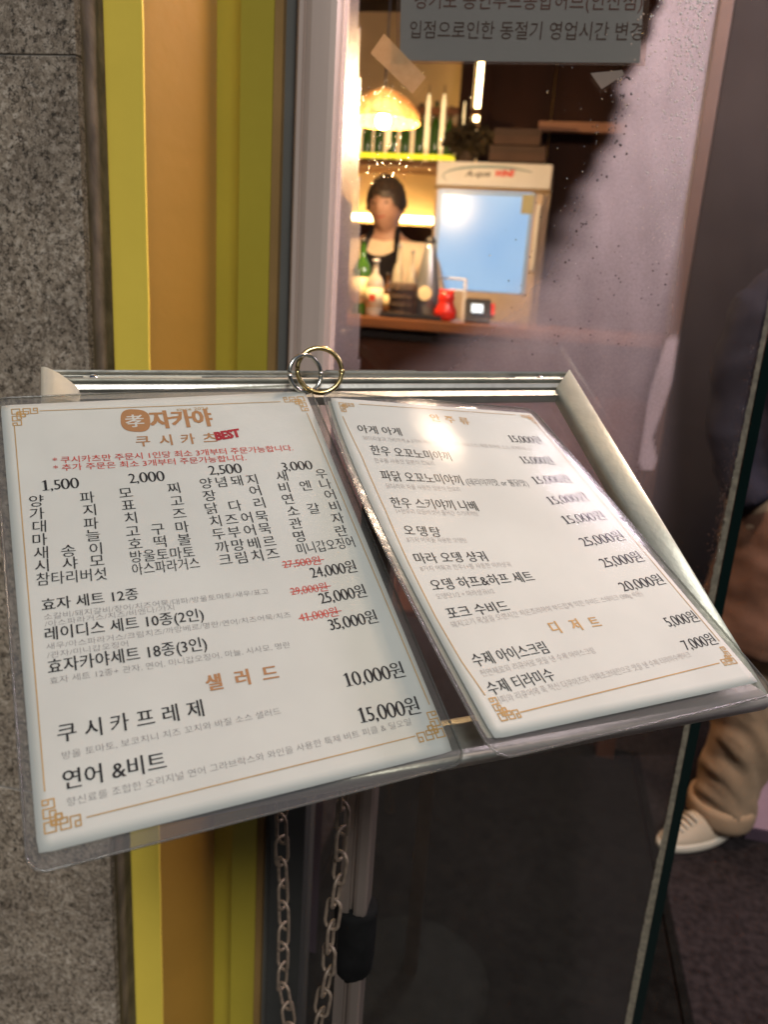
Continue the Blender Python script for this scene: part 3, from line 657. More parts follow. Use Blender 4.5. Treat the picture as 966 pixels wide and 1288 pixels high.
# seal
sc = LS.uv(170, 529); vs = [LS.P(sc[0], sc[1], DZ - .00005)]
for k in range(40):
    a = 2 * math.pi * k / 40; rr = .0107 * (1 + .05 * math.cos(4 * a + .6) * -1); vs.append(LS.P(sc[0] + rr * .95 * math.cos(a), sc[1] + rr * 1.1 * math.sin(a), DZ - .00005))
seal_o = mesh('seal', vs, [(0, 1 + k, 1 + (k + 1) % 40) for k in range(40)], 'ink_brown', ml, world=True); seal_o['label'] = 'round brown seal'
put(LS, seal_o, '孝', 158.5, 536.5, 181.5, 535.5, 15, 'paper', 'seal_character', 'fit', .005, serif=.015)
L('자카야', 190, 537.5, 268, 534, 21, 'ink_brown', 'logo_text', weight=.02, serif=.03)
L('쿠시카츠', 171.7, 561, 273, 556, 13, 'ink_brown', 'heading', 'just', .004, serif=.02)
L('BEST', 272, 554, 303, 549, 12, 'ink_best', 'stamp', weight=.045, serif=.03, shear=.12)['label'] = 'dark red BEST stamp'
L('* 쿠시카츠만 주문시 1인당 최소 3개부터 주문가능합니다.', 66, 582.8, 369, 566.5, 7.8, 'ink_red', 'order_note', weight=0)
L('* 추가 주문은 최소 3개부터 주문가능합니다.', 67, 592.5, 310, 578.8, 7.8, 'ink_red', 'order_note', weight=0)
for s, x0, y0, x1, y1, h in (('1,500', 53, 617.5, 99.5, 613.5, 13.2), ('2,000', 163, 608, 207.5, 604.5, 12.6), ('2,500', 264, 597.5, 305, 594.5, 12), ('3,000', 356.5, 592.5, 394, 590, 11)):
    L(s, x0, y0, x1, y1, h, name='price', serif=.018, weight=-.012, hs=.73)
cols = [
    [('양파', 36.6, 637, 119, 631), ('가지', 37, 653, 120.5, 647), ('대파', 41, 669, 123.6, 664), ('마늘', 41, 686, 126, 679), ('새송이', 42.5, 702.5, 128, 696), ('시샤모', 44, 719, 131, 711), ('참타리버섯', 45.6, 736, 134, 728)],
    [('모찌', 150.6, 626.6, 226.7, 619), ('표고', 153.7, 642, 231.4, 635), ('치즈', 157.5, 658, 234.5, 651), ('고구마', 159, 675, 238, 668), ('호떡볼', 162, 691, 240.7, 684), ('방울토마토', 164.6, 707, 245, 700), ('아스파라거스', 167, 723, 251.6, 714)],
    [('양념돼지', 253, 614, 324.5, 608), ('장어', 257, 630, 329, 622), ('닭다리', 260, 646, 334, 637.5), ('치즈어묵', 265.5, 662, 338, 654), ('두부어묵', 268.6, 678.5, 342, 669.5), ('까망베르', 273, 695, 348, 686), ('크림치즈', 277, 711, 352, 701.5)],
    [('새우', 349, 604.5, 412.5, 600.5), ('비엔나', 353, 619, 418, 613.5), ('연어', 357, 634, 423, 627), ('소갈비', 363, 649, 429, 641.5), ('관자', 366.5, 665, 434, 656.5), ('명란', 372, 681.5, 438.5, 672.5), ('미니갑오징어', 376, 697, 447, 687)]]
for ci, c in enumerate(cols):
    for ri, (s, a, b, c_, d) in enumerate(c):
        L(s, a, b, c_, d, (14.2, 13.4, 12.8, 12.2)[ci] + ri * .25, mode='just' if len(s) < 5 else 'fit', name='dish_label')
def strike(S, par, x0, y0, x1, y1): flat_poly(S, [S.uv(x0, y0), S.uv(x1, y1)], .0005, DZ + .00003, 'strike_line', 'ink_red', par)
for s, x0, y0, x1, y1, h in (('27,500원', 357, 714.5, 404, 709, 9.5), ('29,000원', 367, 748.5, 412.5, 742.5, 9.8), ('41,000원', 378, 782, 426, 774, 10.5)):
    op = L(s, x0, y0, x1, y1, h, 'ink_red', 'old_price', weight=-.004, hs=.78); strike(LS, op, x0 - 2, y0 - h * .35, x1 + 3, y1 - h * .55)
for s, x0, y0, x1, y1, h in (('24,000원', 393, 727, 449.5, 718.5, 14), ('25,000원', 404.5, 759.5, 462, 749.5, 14.5), ('35,000원', 416.5, 793, 476, 782, 15), ('10,000원', 436, 864, 510, 850, 18), ('15,000원', 454, 909.5, 529.5, 896, 20)):
    L(s, x0, y0, x1, y1, h, name='price', serif=.02, weight=-.008, hs=.78)
for s, x0, y0, x1, y1, h in (('효자 세트 12종', 52.6, 768, 174, 752.6, 15), ('레이디스 세트 10종(2인)', 56.6, 805, 256.6, 779, 16), ('효자카야세트 18종(3인)', 60.4, 847, 260.7, 816, 17.5), ('연어 &비트', 79.6, 992, 209.4, 966, 24)):
    L(s, x0, y0, x1, y1, h, serif=.018, weight=-.004)
L('쿠시카프레제', 72.8, 933, 256.6, 899, 22, mode='just', serif=.016, weight=-.004)
for s, x0, y0, x1, y1, h in (('소갈비/돼지갈비/장어/치즈어묵/대파/방울토마토/새우/표고', 55, 779.5, 338, 746.5, 8.6), ('/아스파라거스/치즈/비엔나/가지', 56, 788.5, 219, 767, 8.6), ('새우/아스파라거스/크림치즈/까망베르/명란/연어/치즈어묵/치즈', 58, 817, 366, 776, 8.8), ('/관자/미니갑오징어', 59, 828, 161, 812.5, 9),
        ('효자 세트 12종+ 관자, 연어, 미니갑오징어, 마늘, 시사모, 명란', 62.5, 860.5, 365.5, 814, 9.6), ('방울 토마토, 보코치니 치즈 꼬치와 바질 소스 샐러드', 78, 955, 353.5, 897.5, 10.6), ('향신료를 조합한 오리지널 연어 그라브락스와 와인을 사용한 특제 비트 피클 & 딜오일', 83.7, 1014, 517.8, 911, 11)):
    L(s, x0, y0, x1, y1, h * .86, 'ink_grey', 'description', serif=0, weight=-.012)
L('샐러드', 260.7, 868, 351, 853, 19, 'ink_brown', 'heading', 'just', .012, serif=.03)
for a, b in (((50, 517), (352, 505.5)), ((17.5, 536), (55.7, 995)), ((109, 1028), (522, 926)), ((386, 520), (540, 886))):
    flat_poly(LS, [LS.uv(*a), LS.uv(*b)], .0006, DZ, 'border_line', 'ink_gold', ml)
def orn_at(S, par, corner, ink, k=1.0):
    (x, y), su, sv = corner; u, v = S.uv(x, y); ornament(S, par, u, v, su, sv, .0185 * k, ink, .0007)
for c in (((14, 515), 1, -1), ((381, 499), -1, -1), ((56, 1049), 1, 1), ((560, 926), -1, 1)): orn_at(LS, ml, c, 'ink_gold', .84)

RS = Sheet([(415, 500), (668, 520), (955, 858), (622, 930)], (.010, .003, .010, .026), -13, .006)
mr = thing('menu_sheet', 'smaller bowed laminated menu sheet on the right with warm lamp glare near its top', 'menu', RS.P(.105, .15), group='laminated menu sheets on the stand')
patch(RS, 0, 0, A4W, A4H, .002, 0, 'paper', 'paper', mr, thick=.0003)
MT['lam_r'] = glassy('laminate film curved', (1, 1, 1), .15, 1.45, bump=.16, bscale=14, boost=.22)
patch(RS, -.0055, -.0095, A4W + .007, A4H + .008, .012, .0007, 'laminate_film', 'lam_r', mr, N=40)
patch(RS, -.006, -.010, A4W + .0075, A4H + .0085, .012, -.0008, 'laminate_back', 'lam_edge', mr, N=30)
rim(RS, -.0057, -.0097, A4W + .0072, A4H + .0082, .012, 0, .0007, 'laminate_rim', 'lam_edge', mr)
# a second loose sheet edge under the right paper (the sleeve holds two)
patch(RS, -.0030, .001, A4W - .004, A4H - .003, .002, -.0012, 'under_sheet', 'paper', mr)
def Rr(s, x0, y0, x1, y1, h, m='ink', name='dish_name', mode='fit', weight=-.006, **k): return put(RS, mr, s, x0, y0, x1, y1, h, m, name, mode, weight, **k)
Rr('안주류', 543, 529, 592, 534, 9, 'ink_gold', 'heading', 'just', .004, serif=.02)
for s, x0, y0, x1, y1, h, md in (('아게 아게', 451.5, 543.5, 506, 547.5, 10, 'fit'), ('한우 오꼬노미야끼', 468, 571, 569, 579.5, 12, 'fit'), ('파닭 오꼬노미야끼', 481.5, 603.5, 583.5, 609.5, 13, 'fit'), ('한우 스키야끼 나베', 494, 637.5, 602.5, 642, 13, 'fit'), ('오뎅탕', 510, 672, 556, 675, 13, 'just'), ('마라 오뎅 샹궈', 524.5, 708, 614.5, 705, 13, 'fit'),
        ('오뎅 하프&하프 세트', 545.4, 742.5, 674, 730, 13.5, 'fit'), ('포크 수비드', 566, 778, 642.7, 767.5, 14, 'fit'), ('수제 아이스크림', 598.5, 838, 691.5, 820, 15.5, 'fit'), ('수제 티라미수', 618, 874, 700, 854, 16, 'fit')):
    Rr(s, x0, y0, x1, y1, h, mode=md, serif=.014)
Rr('(데리야끼맛 or 불닭맛)', 588.5, 610, 666, 611.5, 9, name='dish_note', serif=0, weight=-.012)
for s, x0, y0, x1, y1, h in (('닭다리살과 가라아게 & 3가지 아게 소스 (레몬유자 마요소스, 매콤 토마토 소스, 로제마요 소스)', 458, 553, 675, 567, 5.5), ('한우를 사용한 일본식 전요리', 472, 581.5, 547, 585, 6.5), ('닭다리와 파를 사용한 일본식 전요리', 487, 613.7, 579.6, 618, 6.8), ('1+한우와 모듬버섯이 들어간 스키야끼탕', 499.5, 645.5, 603, 649, 7),
        ('8가지 어묵을 사용한 오뎅탕', 513, 681.5, 588.5, 682.5, 7.2), ('8가지 어묵과 한우1+를 사용한 마라샹궈', 530.5, 718.5, 643.7, 712.5, 7.5), ('오뎅탕1/2 + 마라샹궈1/2', 550.5, 753.5, 623, 746, 7.8), ('돼지고기 목살을 오랜시간 저온조리하여 부드럽게 익힌 수비드 스테이크 (300g 사용)', 570, 789.5, 809.5, 749, 8),
        ('천연재료와 리큐어로 맛을 낸 수제 아이스크림', 607, 851, 749.5, 821, 9), ('커피와 리큐어에 푹 적신 다쿠아즈와 커피초코테린으로 맛을 낸 수제 티라미수케이크', 625, 886, 871, 826, 9.2)):
    Rr(s, x0, y0, x1, y1, h * .9, 'ink_soft', 'description', serif=0, weight=-.014)
for s, x0, y0, x1, y1, h in (('15,000원', 643.5, 556, 684, 558.5, 9.5), ('15,000원', 658.5, 583, 698.5, 584, 9.8), ('15,000원', 674.5, 609, 720, 606.5, 10), ('15,000원', 694, 635, 742, 629.5, 10.5), ('15,000원', 713, 659.5, 764, 653, 11), ('25,000원', 736, 687.5, 788, 678.5, 11.5), ('25,000원', 761.6, 714, 811.5, 705, 12), ('20,000원', 786, 744, 838, 733.5, 12), ('5,000원', 843, 788.5, 881, 780.5, 12.5), ('7,000원', 865, 818, 904, 809, 13)):
    Rr(s, x0, y0, x1, y1, h, name='price', serif=.012, weight=-.008, hs=.78)
Rr('디저트', 697, 796, 758, 787.5, 14, 'ink_gold', 'heading', 'just', .01, serif=.028)
def rline(pts):
    flat_poly(RS, [RS.uv(*p) for p in pts], .0007, DZ, 'border_line', 'ink_gold', mr)
rline([(452, 508.5), (648, 522)]); rline([(431, 524), (455, 574), (484, 640), (513, 706), (548, 776), (580, 831), (610, 874)]); rline([(674, 532), (905, 806)]); rline([(655, 896), (905, 834)])
for c, k in ((((426, 506.5), 1, -1), .95), (((668, 523), -1, -1), .95), (((631, 907), 1, 1), .95), (((928, 834), -1, 1), .95)): orn_at(RS, mr, c, 'ink_gold', k * .72)

# ================================================================== RINGS
def ring(px, py, h, rad, wire, ax, m, lab, gap=False):
    c = onP(px, py, h); t = thing('binder_ring', lab, 'ring', c, group='binder rings')
    axv = Vector(ax).normalized(); q = axv.to_track_quat('Z', 'Y').to_matrix()
    for half in (0, 1):
        bm = bmesh.new(); pts = [q @ Vector((rad * math.cos(a), rad * math.sin(a), 0)) for a in np.linspace(math.pi * half + .01, math.pi * (half + 1) - .01, 25)]
        tube(bm, pts, wire, 10); bmobj('half_ring', bm, m, t, smooth=True)
    bm = bmesh.new(); p = q @ Vector((rad, 0, 0)); r = bmesh.ops.create_icosphere(bm, subdivisions=2, radius=wire * 1.35); bmesh.ops.translate(bm, verts=r['verts'], vec=p); bmobj('hinge', bm, m, t, smooth=True)
cd = -R @ np.array([0, 0, -1.0])
ring(402, 466, .012, .0172, .0019, (cd[0] * .9 + .25, cd[1], cd[2] * .8 + .1), 'gold', 'large brass binder ring in front, hooked over the middle of the top bar')
ring(384, 470, .010, .0140, .0016, (cd[0] + .9, cd[1], cd[2]), 'silver', 'pale nickel binder ring turned sideways, left of the brass ring')

# ================================================================== CHAINS
def link_mesh():
    bm = bmesh.new(); Lh, Wh = .0150, .0062; pts = []
    for k in range(9): a = math.pi * k / 8; pts.append((Wh * math.cos(a), 0, Lh - Wh + Wh * math.sin(a)))
    for k in range(9): a = math.pi + math.pi * k / 8; pts.append((Wh * math.cos(a), 0, -(Lh - Wh) + Wh * math.sin(a)))
    tube(bm, pts, .0016, 7, closed=True); me = bpy.data.meshes.new('link'); bm.to_mesh(me); bm.free(); me.materials.append(MT['chain'])
    for p in me.polygons: p.use_smooth = True
    return me
LK = link_mesh()
def chain(label, path, Y, sc, group, rz=.7):
    a = atY(*path[0], Y); b = atY(*path[-1], Y); top = (a[0], Y, a[2])
    t = thing('chain', label, 'chain', top, group=group)
    pts = [atY(x, y, Y) for x, y in path]; seg = [np.linalg.norm(q - p) for p, q in zip(pts, pts[1:])]; tot = sum(seg); step = .0235 * sc; s = 0; i = 0
    while s < tot:
        r = s; k = 0
        while k < len(seg) - 1 and r > seg[k]: r -= seg[k]; k += 1
        p = pts[k] + (pts[k + 1] - pts[k]) * (r / seg[k]); d = Vector((pts[k + 1] - pts[k])).normalized()
        o = bpy.data.objects.new('link', LK); COL.objects.link(o); o.parent = t; o.location = Vector(p) - Vector(top)
        q = d.to_track_quat('Z', 'Y').to_matrix() @ Matrix.Rotation(rz + (i % 2) * math.pi / 2 + random.uniform(-.2, .2), 3, 'Z')
        o.rotation_euler = q.to_euler(); o.scale = (sc,) * 3; s += step; i += 1
chain('rusty steel chain hanging straight down beside the yellow jamb', [(353, 955), (354, 1060), (357, 1160), (355, 1230), (366, 1300), (372, 1400)], .64, 1.15, 'steel chains hanging under the menu board', .5)
chain('steel chain hanging crookedly in front of the stand pole', [(434, 930), (432, 1010), (428, 1090), (417, 1160), (412, 1230), (398, 1300), (385, 1400)], .565, 1.12, 'steel chains hanging under the menu board', .35)

# ================================================================== INTERIOR
bw = thing('back_wall', 'warm plaster wall behind the bar', 'wall', (0, 5, 0))
bx('plaster', (0, 0, 1.5), (8, .1, 3), 'wall_warm', bw)
bx('side_wall', (-1.6, -1.8, 1.5), (.1, 3.4, 3), 'wood_dark', bw)
X = lambda px, Y: float(atY(px, 370, Y)[0]); Zf = lambda py, Y, px=520: float(atY(px, py, Y)[2])
# dark brown panelling to the right
dp = thing('dark_wall_panelling', 'dark brown panelling behind and right of the drinks fridge', 'wall', (1.5, 4.6, 0))
x0 = X(596, 4.6)
for k in range(12):
    bx('panel', (x0 + .16 + k * .33, 4.6, 1.48), (.325, .05, 2.9), 'wood_dark', dp, bevel=.006, world=True)
# wooden beam
wb = thing('wooden_beam', 'pale wooden rail across the dark panelling above the fridge', 'rail', (1.1, 4.5, Zf(160, 4.4, 700)))
bx('beam', ((X(655, 4.4) + X(760, 4.4)) / 2, 4.4, Zf(160, 4.4, 700)), (X(760, 4.4) - X(655, 4.4), .05, .045), mat('pale wood', (.42, .2, .11), .6), wb, world=True)
# bar counter
YB = 3.0; zb = Zf(402, YB)
bc = thing('bar_counter', 'wooden bar counter crowded with bottles inside the restaurant', 'bar counter', (0, YB, 0))
bx('counter_top', (.25, YB + .28, zb - .02), (2.6, .60, .04), 'wood', bc, bevel=.006, world=True)
bx('counter_front', (.25, YB + .30, (zb - .05) / 2), (2.5, .5, zb - .05), 'wood_dark', bc, world=True)
for k in range(10): bx('front_panel', (-.85 + k * .245, YB + .04, zb * .42), (.235, .02, zb * .78), mat('bar front wood', (.16, .05, .018), .45, var=.25) if k == 0 else bpy.data.materials['bar front wood'], bc, bevel=.004, world=True)
# back shelf unit with backlight
bs = thing('back_shelf', 'backlit liquor shelf glowing yellow green above the barman', 'shelf', (0, 4.75, 0))
xs0, xs1 = X(380, 4.7), X(592, 4.7)
z1 = Zf(204, 4.7); z2 = Zf(143, 4.7); 
bx('shelf_board', ((xs0 + xs1) / 2, 4.75, z1 - .02), (xs1 - xs0, .28, .03), 'wood', bs, world=True)
bx('shelf_board', ((xs0 + xs1) / 2, 4.75, z2), (xs1 - xs0, .28, .035), 'wood', bs, world=True)
bx('backlit_panel', ((xs0 + xs1) / 2, 4.90, (z1 + z2) / 2), (xs1 - xs0, .02, z2 - z1 - .06), 'backlit', bs, world=True)
bx('light_strip', ((xs0 + xs1) / 2 - .05, 4.605, z1 + .014), (xs1 - xs0 - .1, .012, .026), 'led_green', bs, world=True)['label'] = 'lime glowing light strip'
zl = Zf(274, 4.75); 
bx('light_strip', ((X(430, 4.75) + X(540, 4.75)) / 2, 4.86, zl), (X(540, 4.75) - X(430, 4.75), .02, .035), 'led', bs, world=True)['label'] = 'warm light strip behind the barman'
bx('back_counter', ((xs0 + xs1) / 2, 4.72, zl / 2 - .03), (xs1 - xs0, .35, zl - .06), 'wood_dark', bs, world=True)
for px in (566, 592): bx('upright', (X(px, 4.6), 4.62, 2.1), (.07, .06, 1.6), 'wood_dark', bs, world=True)
bx('upright_light', (X(579, 4.6), 4.64, Zf(110, 4.6)), (.025, .02, .30), 'led', bs, world=True)['label'] = 'warm tube light'
def bottle(name_label, x, Y, z, h, r, m, lab=None, labm='label', group=None, cat='bottle', cap='blackp', dot=False):
    t = thing('bottle', name_label, cat, (x, Y, z), group=group)
    bm = bmesh.new(); lathe(bm, [(r * .9, 0), (r, .01), (r, h * .58), (r * .75, h * .68), (r * .34, h * .76), (r * .32, h * .95), (r * .38, h * .96)], 16); gb = bmobj('glass_body', bm, m, t, smooth=True)
    bm = bmesh.new(); lathe(bm, [(r * .38, h * .955), (r * .40, h), (r * .2, h * 1.005)], 12); bmobj('cap', bm, cap, gb, smooth=True)
    if lab:
        bm = bmesh.new(); lathe(bm, [(r * 1.02, h * .16), (r * 1.02, h * .50)], 16); bmobj('paper_label', bm, labm, gb, smooth=True)
    if dot: bx('label_seal', (0, -r * 1.03, h * .33), (r * .7, .004, r * .7), 'label_dot', t)
    return t
pl = ['leftmost', 'second', 'third', 'fourth', 'fifth', 'sixth', 'seventh']
for i, px in enumerate((452, 466, 482, 497, 514, 532, 549)):
    bottle(f'{pl[i]} green bottle on the backlit shelf counted from the left', X(px, 4.72), 4.72, z1 - .004, .30 + .012 * (i % 3), .029, 'bottle_green', group='bottles on the backlit shelf')
for i, px in enumerate((470, 515, 533, 558)):
    t = thing('hanging_light_tube', ['leftmost thin glowing tube between the shelf bottles', 'second thin glowing tube, left of the shelf centre', 'third thin glowing tube, right of the shelf centre', 'rightmost thin glowing tube near the shelf end'][i], 'light', (X(px + 7, 4.6), 4.60, z1 + .05), group='thin tubes in front of the shelf')
    bm = bmesh.new(); lathe(bm, [(.006, 0), (.013, .02), (.011, .24), (.005, .28)], 12); bmobj('tube', bm, emat('glowing tube', (1, .70, .34), 1.5) if i == 0 else bpy.data.materials['glowing tube'], t, smooth=True)
    bx('hook', (0, 0, .30), (.004, .004, .05), 'blackp', t)
# drinks fridge
YF = 4.0
fx0, fx1 = X(537, YF), X(678, YF); zt_ = Zf(203, YF, 610); zh = Zf(236, YF, 610); fxc = (fx0 + fx1) / 2; fw = fx1 - fx0
df = thing('drinks_fridge', 'tall drinks fridge glowing blue with a red and black brand header', 'fridge', (fxc, YF + .3, 0))
bx('cabinet', (fxc, YF + .31, zt_ / 2), (fw, .58, zt_), 'tan', df, bevel=.008, world=True)
hd = bx('header', (fxc, YF + .012, (zt_ + zh) / 2), (fw - .01, .03, zt_ - zh - .008), 'white', df, bevel=.004, world=True)
bx('ledge', (fxc, YF + .008, zh - .006), (fw, .03, .014), 'brown_trim', df, world=True)
# swoosh on the header: arc band
vs, fs = [], []
for k in range(31):
    a = math.radians(205 - 170 * k / 30); w = .55 + .45 * math.sin(math.pi * k / 30)
    cx, cz = fxc - .01, (zt_ + zh) / 2 - .012
    for rr in (1.0, 1 - .22 * w): vs.append((cx + .235 * math.cos(a) * (rr * .15 + .85), YF - .0045, cz + .052 * math.sin(a) * rr))
for k in range(30): fs.append((2 * k, 2 * k + 1, 2 * k + 3, 2 * k + 2))
mesh('swoosh', vs, fs, 'blueband', hd, world=True)
def ftext(s, px0, px1, py, h, m, Y=YF - .005, off=0.01, shear=.25, par=None):
    return glass_text(s, px0, py, px1, py, h, m, Y, hd, 'brand_lettering', off, shear)
ftext('A-que', 585, 616, 222, 9, 'blackp', off=.02); ftext('WINE', 621, 646, 222, 9, 'redp', off=.05)
dfr = bx('door_frame', (fxc - .005, YF - .01, (zh + .6) / 2), (fw - .05, .035, zh - .62 - .02), 'tan', df, bevel=.006, world=True)
zg1 = Zf(241, YF, 600); zg0 = Zf(366, YF, 600); gx0_, gx1_ = X(543, YF), X(659, YF)
bx('door_glass', ((gx0_ + gx1_) / 2, YF - .033, (zg0 + zg1) / 2), (gx1_ - gx0_, .010, zg1 - zg0), 'fridge_glass', df, world=True)['label'] = 'fogged door glass lit blue from inside'
for a in (gx0_ + .012, gx1_ - .008): bx('glazing_bar', (a, YF - .041, (zg0 + zg1) / 2), (.012, .008, zg1 - zg0), mat('pale blue trim', (.35, .5, .7), .4) if a < fxc else bpy.data.materials['pale blue trim'], df, world=True)
bx('glazing_bar', (fxc - .01, YF - .0415, zg1 - .012), (gx1_ - gx0_ - .02, .008, .012), bpy.data.materials['pale blue trim'], df, world=True)
bx('sticker', (X(652, YF), YF - .045, Zf(258, YF, 650)), (.055, .003, .085), mat('yellowed sticker', (.5, .48, .3), .6), df, world=True)
bx('handle', (X(666, YF), YF - .045, Zf(300, YF, 660)), (.018, .03, .30), 'white', dfr, bevel=.004, world=True)
# boxes and dried plant on the fridge
for i, (a, b, y0, y1, lab) in enumerate(((602, 668, 203, 182, 'lower dark cardboard box on top of the drinks fridge'), (606, 660, 182, 160, 'upper dark cardboard box stacked on top of the drinks fridge'))):
    Yb = YF + .15; t = thing('cardboard_box', lab, 'box', ((X(a, Yb) + X(b, Yb)) / 2, Yb, Zf(y0, YF, 630)), group='boxes on the fridge')
    w, h = X(b, Yb) - X(a, Yb), Zf(y1, YF, 630) - Zf(y0, YF, 630)
    bx('carton', (0, 0, h / 2 - .0), (w, .3, h - .004), 'card', t, bevel=.004); bx('lid_flap', (0, -.152, h - .02), (w * .98, .006, .03), 'wood_post', t)
t = thing('dried_plant', 'bushy dark dried plant on the left of the fridge top', 'plant', (X(568, YF), YF + .15, zt_))
bm = bmesh.new(); lathe(bm, [(.035, 0), (.05, .05), (.045, .06)], 16); bmobj('pot', bm, 'pot', t, smooth=True)
vs, fs = [], []
for i in range(420):
    d = rng.normal(size=3); d /= np.linalg.norm(d); c = d * rng.uniform(.03, .10) * np.array([1.25, .9, .8]) + np.array([0, 0, .11]); a = rng.normal(size=3) * .012; b = rng.normal(size=3) * .02
    k = len(vs); vs += [c - a, c + b, c + a, c - b]; fs.append((k, k + 1, k + 2, k + 3))
mesh('leaves', vs, fs, 'plant', t)['kind'] = 'stuff'
# pendant lamps
def pendant(loc, label, power, sc=1.0, grp='rattan pendant lamps', lc=(1, .60, .28), ss=.03):
    t = thing('pendant_lamp', label, 'lamp', loc, group=grp); t.scale = (sc,) * 3
    for k in range(9):
        a = k / 8; r = .025 + .105 * math.sin(a * math.pi * .5) ** .8; z = .095 * (1 - a)
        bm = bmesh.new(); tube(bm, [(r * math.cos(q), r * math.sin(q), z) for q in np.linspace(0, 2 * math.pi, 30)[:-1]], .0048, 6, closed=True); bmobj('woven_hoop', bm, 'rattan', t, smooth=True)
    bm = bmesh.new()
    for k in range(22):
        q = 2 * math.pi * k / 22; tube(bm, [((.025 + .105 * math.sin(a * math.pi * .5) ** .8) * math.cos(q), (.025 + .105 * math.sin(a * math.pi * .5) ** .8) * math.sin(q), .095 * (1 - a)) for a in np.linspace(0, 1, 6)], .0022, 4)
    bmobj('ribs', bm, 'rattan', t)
    bm = bmesh.new(); r = bmesh.ops.create_icosphere(bm, subdivisions=3, radius=.026); bmobj('bulb', bm, 'bulb', t, smooth=True)
    zc = 2.9 - loc[2]; bm = bmesh.new(); tube(bm, [(0, 0, .09), (0, 0, zc / sc)], .003, 6); bmobj('cord', bm, 'blackp', t)
    l = bpy.data.lights.new('pendant_light', 'POINT'); l.energy = power; l.color = lc; l.shadow_soft_size = ss; o = bpy.data.objects.new('pendant_light', l); COL.objects.link(o); o.parent = t; o.location = (0, 0, -.035)
pp = atY(482, 152, 2.9); pendant(tuple(pp), 'rattan pendant lamp glowing above the bar, seen left of the fridge', 58)
# lamps above the frame: one mirrored in the right sheet, one added for condensation
g = RS.uv(543, 537); c0 = RS.P(*g); du = RS.P(g[0] + .004, g[1]) - RS.P(g[0] - .004, g[1]); dv = RS.P(g[0], g[1] + .004) - RS.P(g[0], g[1] - .004); nn = np.cross(du, dv); nn /= np.linalg.norm(nn); nn = nn if nn[2] > 0 else -nn
vd = (c0 - CAMP) / np.linalg.norm(c0 - CAMP); rf = vd - 2 * (vd @ nn) * nn; pass
tt = (2.05 - c0[1]) / rf[1]; lp = c0 + rf * tt
lpz = min(2.55, lp[2]); tt = (lpz - c0[2]) / rf[2]; lp = c0 + rf * tt
if lp[1] > 1.05: pendant((lp[0], lp[1], lp[2]), 'rattan pendant lamp just inside the door whose glare shows on the right menu sheet', 115, .8, lc=(1, .68, .50), ss=.09)
pendant((.95, 1.75, 2.45), 'unseen rattan pendant lamp added inside the entrance to light the fogged glass', 122, .8, lc=(.96, .78, .92), ss=.30)  # added lamp out of view, brightens the condensation from behind
# fill of the room: a lit cream ceiling panel near the entrance
# objects on the counter
zc = zb
GB = 'things standing on the bar counter'
def cx(px, Y): return X(px, Y)
bottle('green bottle with yellow label at the left end of the bar', cx(454, 3.12), 3.12, zc, .29, .037, 'bottle_green', True, group=GB)
bottle('pale bottle with cream label and red seal beside the green bottle', cx(471, 3.08), 3.08, zc, .215, .035, 'bottle_clear', True, group=GB, dot=True, cap='white')
bottle('slim clear bottle standing behind the woven pot', cx(499, 3.35), 3.35, zc, .29, .024, 'bottle_clear', group=GB, cap='silver_pot')
bottle('small amber bottle on the bar, left of the pot', cx(487, 3.2), 3.2, zc, .17, .024, 'bottle_brown', True, group=GB)
bottle('slim bottle with pale neck standing behind the pot on its right', cx(516, 3.38), 3.38, zc, .27, .022, 'bottle_clear', group=GB, cap='silver_pot')
t = thing('woven_pot', 'wide dark woven pot in the middle of the bar', 'pot', (cx(507, 3.1), 3.1, zc), group=GB)
bm = bmesh.new(); lathe(bm, [(.045, 0), (.052, .01), (.056, .12), (.052, .135), (.045, .135), (.042, .10)], 24); bmobj('pot_body', bm, 'pot', t, smooth=True)
for k in range(4):
    bm = bmesh.new(); tube(bm, [((.0545 + .001 * k) * math.cos(q), (.0545 + .001 * k) * math.sin(q), .02 + .03 * k) for q in np.linspace(0, 6.283, 25)[:-1]], .003, 5, closed=True); bmobj('woven_band', bm, 'pot', t)
t = thing('carafe', 'grey tapered carafe with round beige label, right of the woven pot', 'carafe', (cx(537, 3.2), 3.2, zc), group=GB)
bm = bmesh.new(); lathe(bm, [(.045, 0), (.052, .02), (.05, .12), (.036, .20), (.024, .27), (.02, .29)], 20); bmobj('body', bm, 'silver_pot', t, smooth=True)
bm = bmesh.new(); lathe(bm, [(.001, -.0), (.028, .001), (.028, .004), (.001, .005)], 20); bmesh.ops.transform(bm, matrix=Matrix.Translation((0, -.056, .10)) @ Matrix.Rotation(math.pi / 2, 4, 'X'), verts=bm.verts[:]); bmobj('round_label', bm, 'label', t)
bm = bmesh.new(); lathe(bm, [(.018, .288), (.022, .30), (.014, .315), (.002, .318)], 14); bmobj('stopper', bm, 'blackp', t, smooth=True)
t = thing('red_figurine', 'glossy red round figurine on the bar', 'figurine', (cx(562, 3.08), 3.08, zc), group=GB)
bm = bmesh.new(); lathe(bm, [(.02, 0), (.042, .012), (.044, .04), (.03, .065), (.030, .072), (.033, .09), (.025, .11), (.006, .118)], 22); bmobj('body', bm, 'red_gloss', t, smooth=True)
bm = bmesh.new()
for s in (-1, 1):
    r = bmesh.ops.create_icosphere(bm, subdivisions=2, radius=.009); bmesh.ops.translate(bm, verts=r['verts'], vec=(s * .022, 0, .112))
bmobj('ears', bm, 'red_gloss', t, smooth=True)
t = thing('wire_rack', 'small white wire rack behind the red figurine', 'rack', (cx(563, 3.3), 3.3, zc), group=GB)
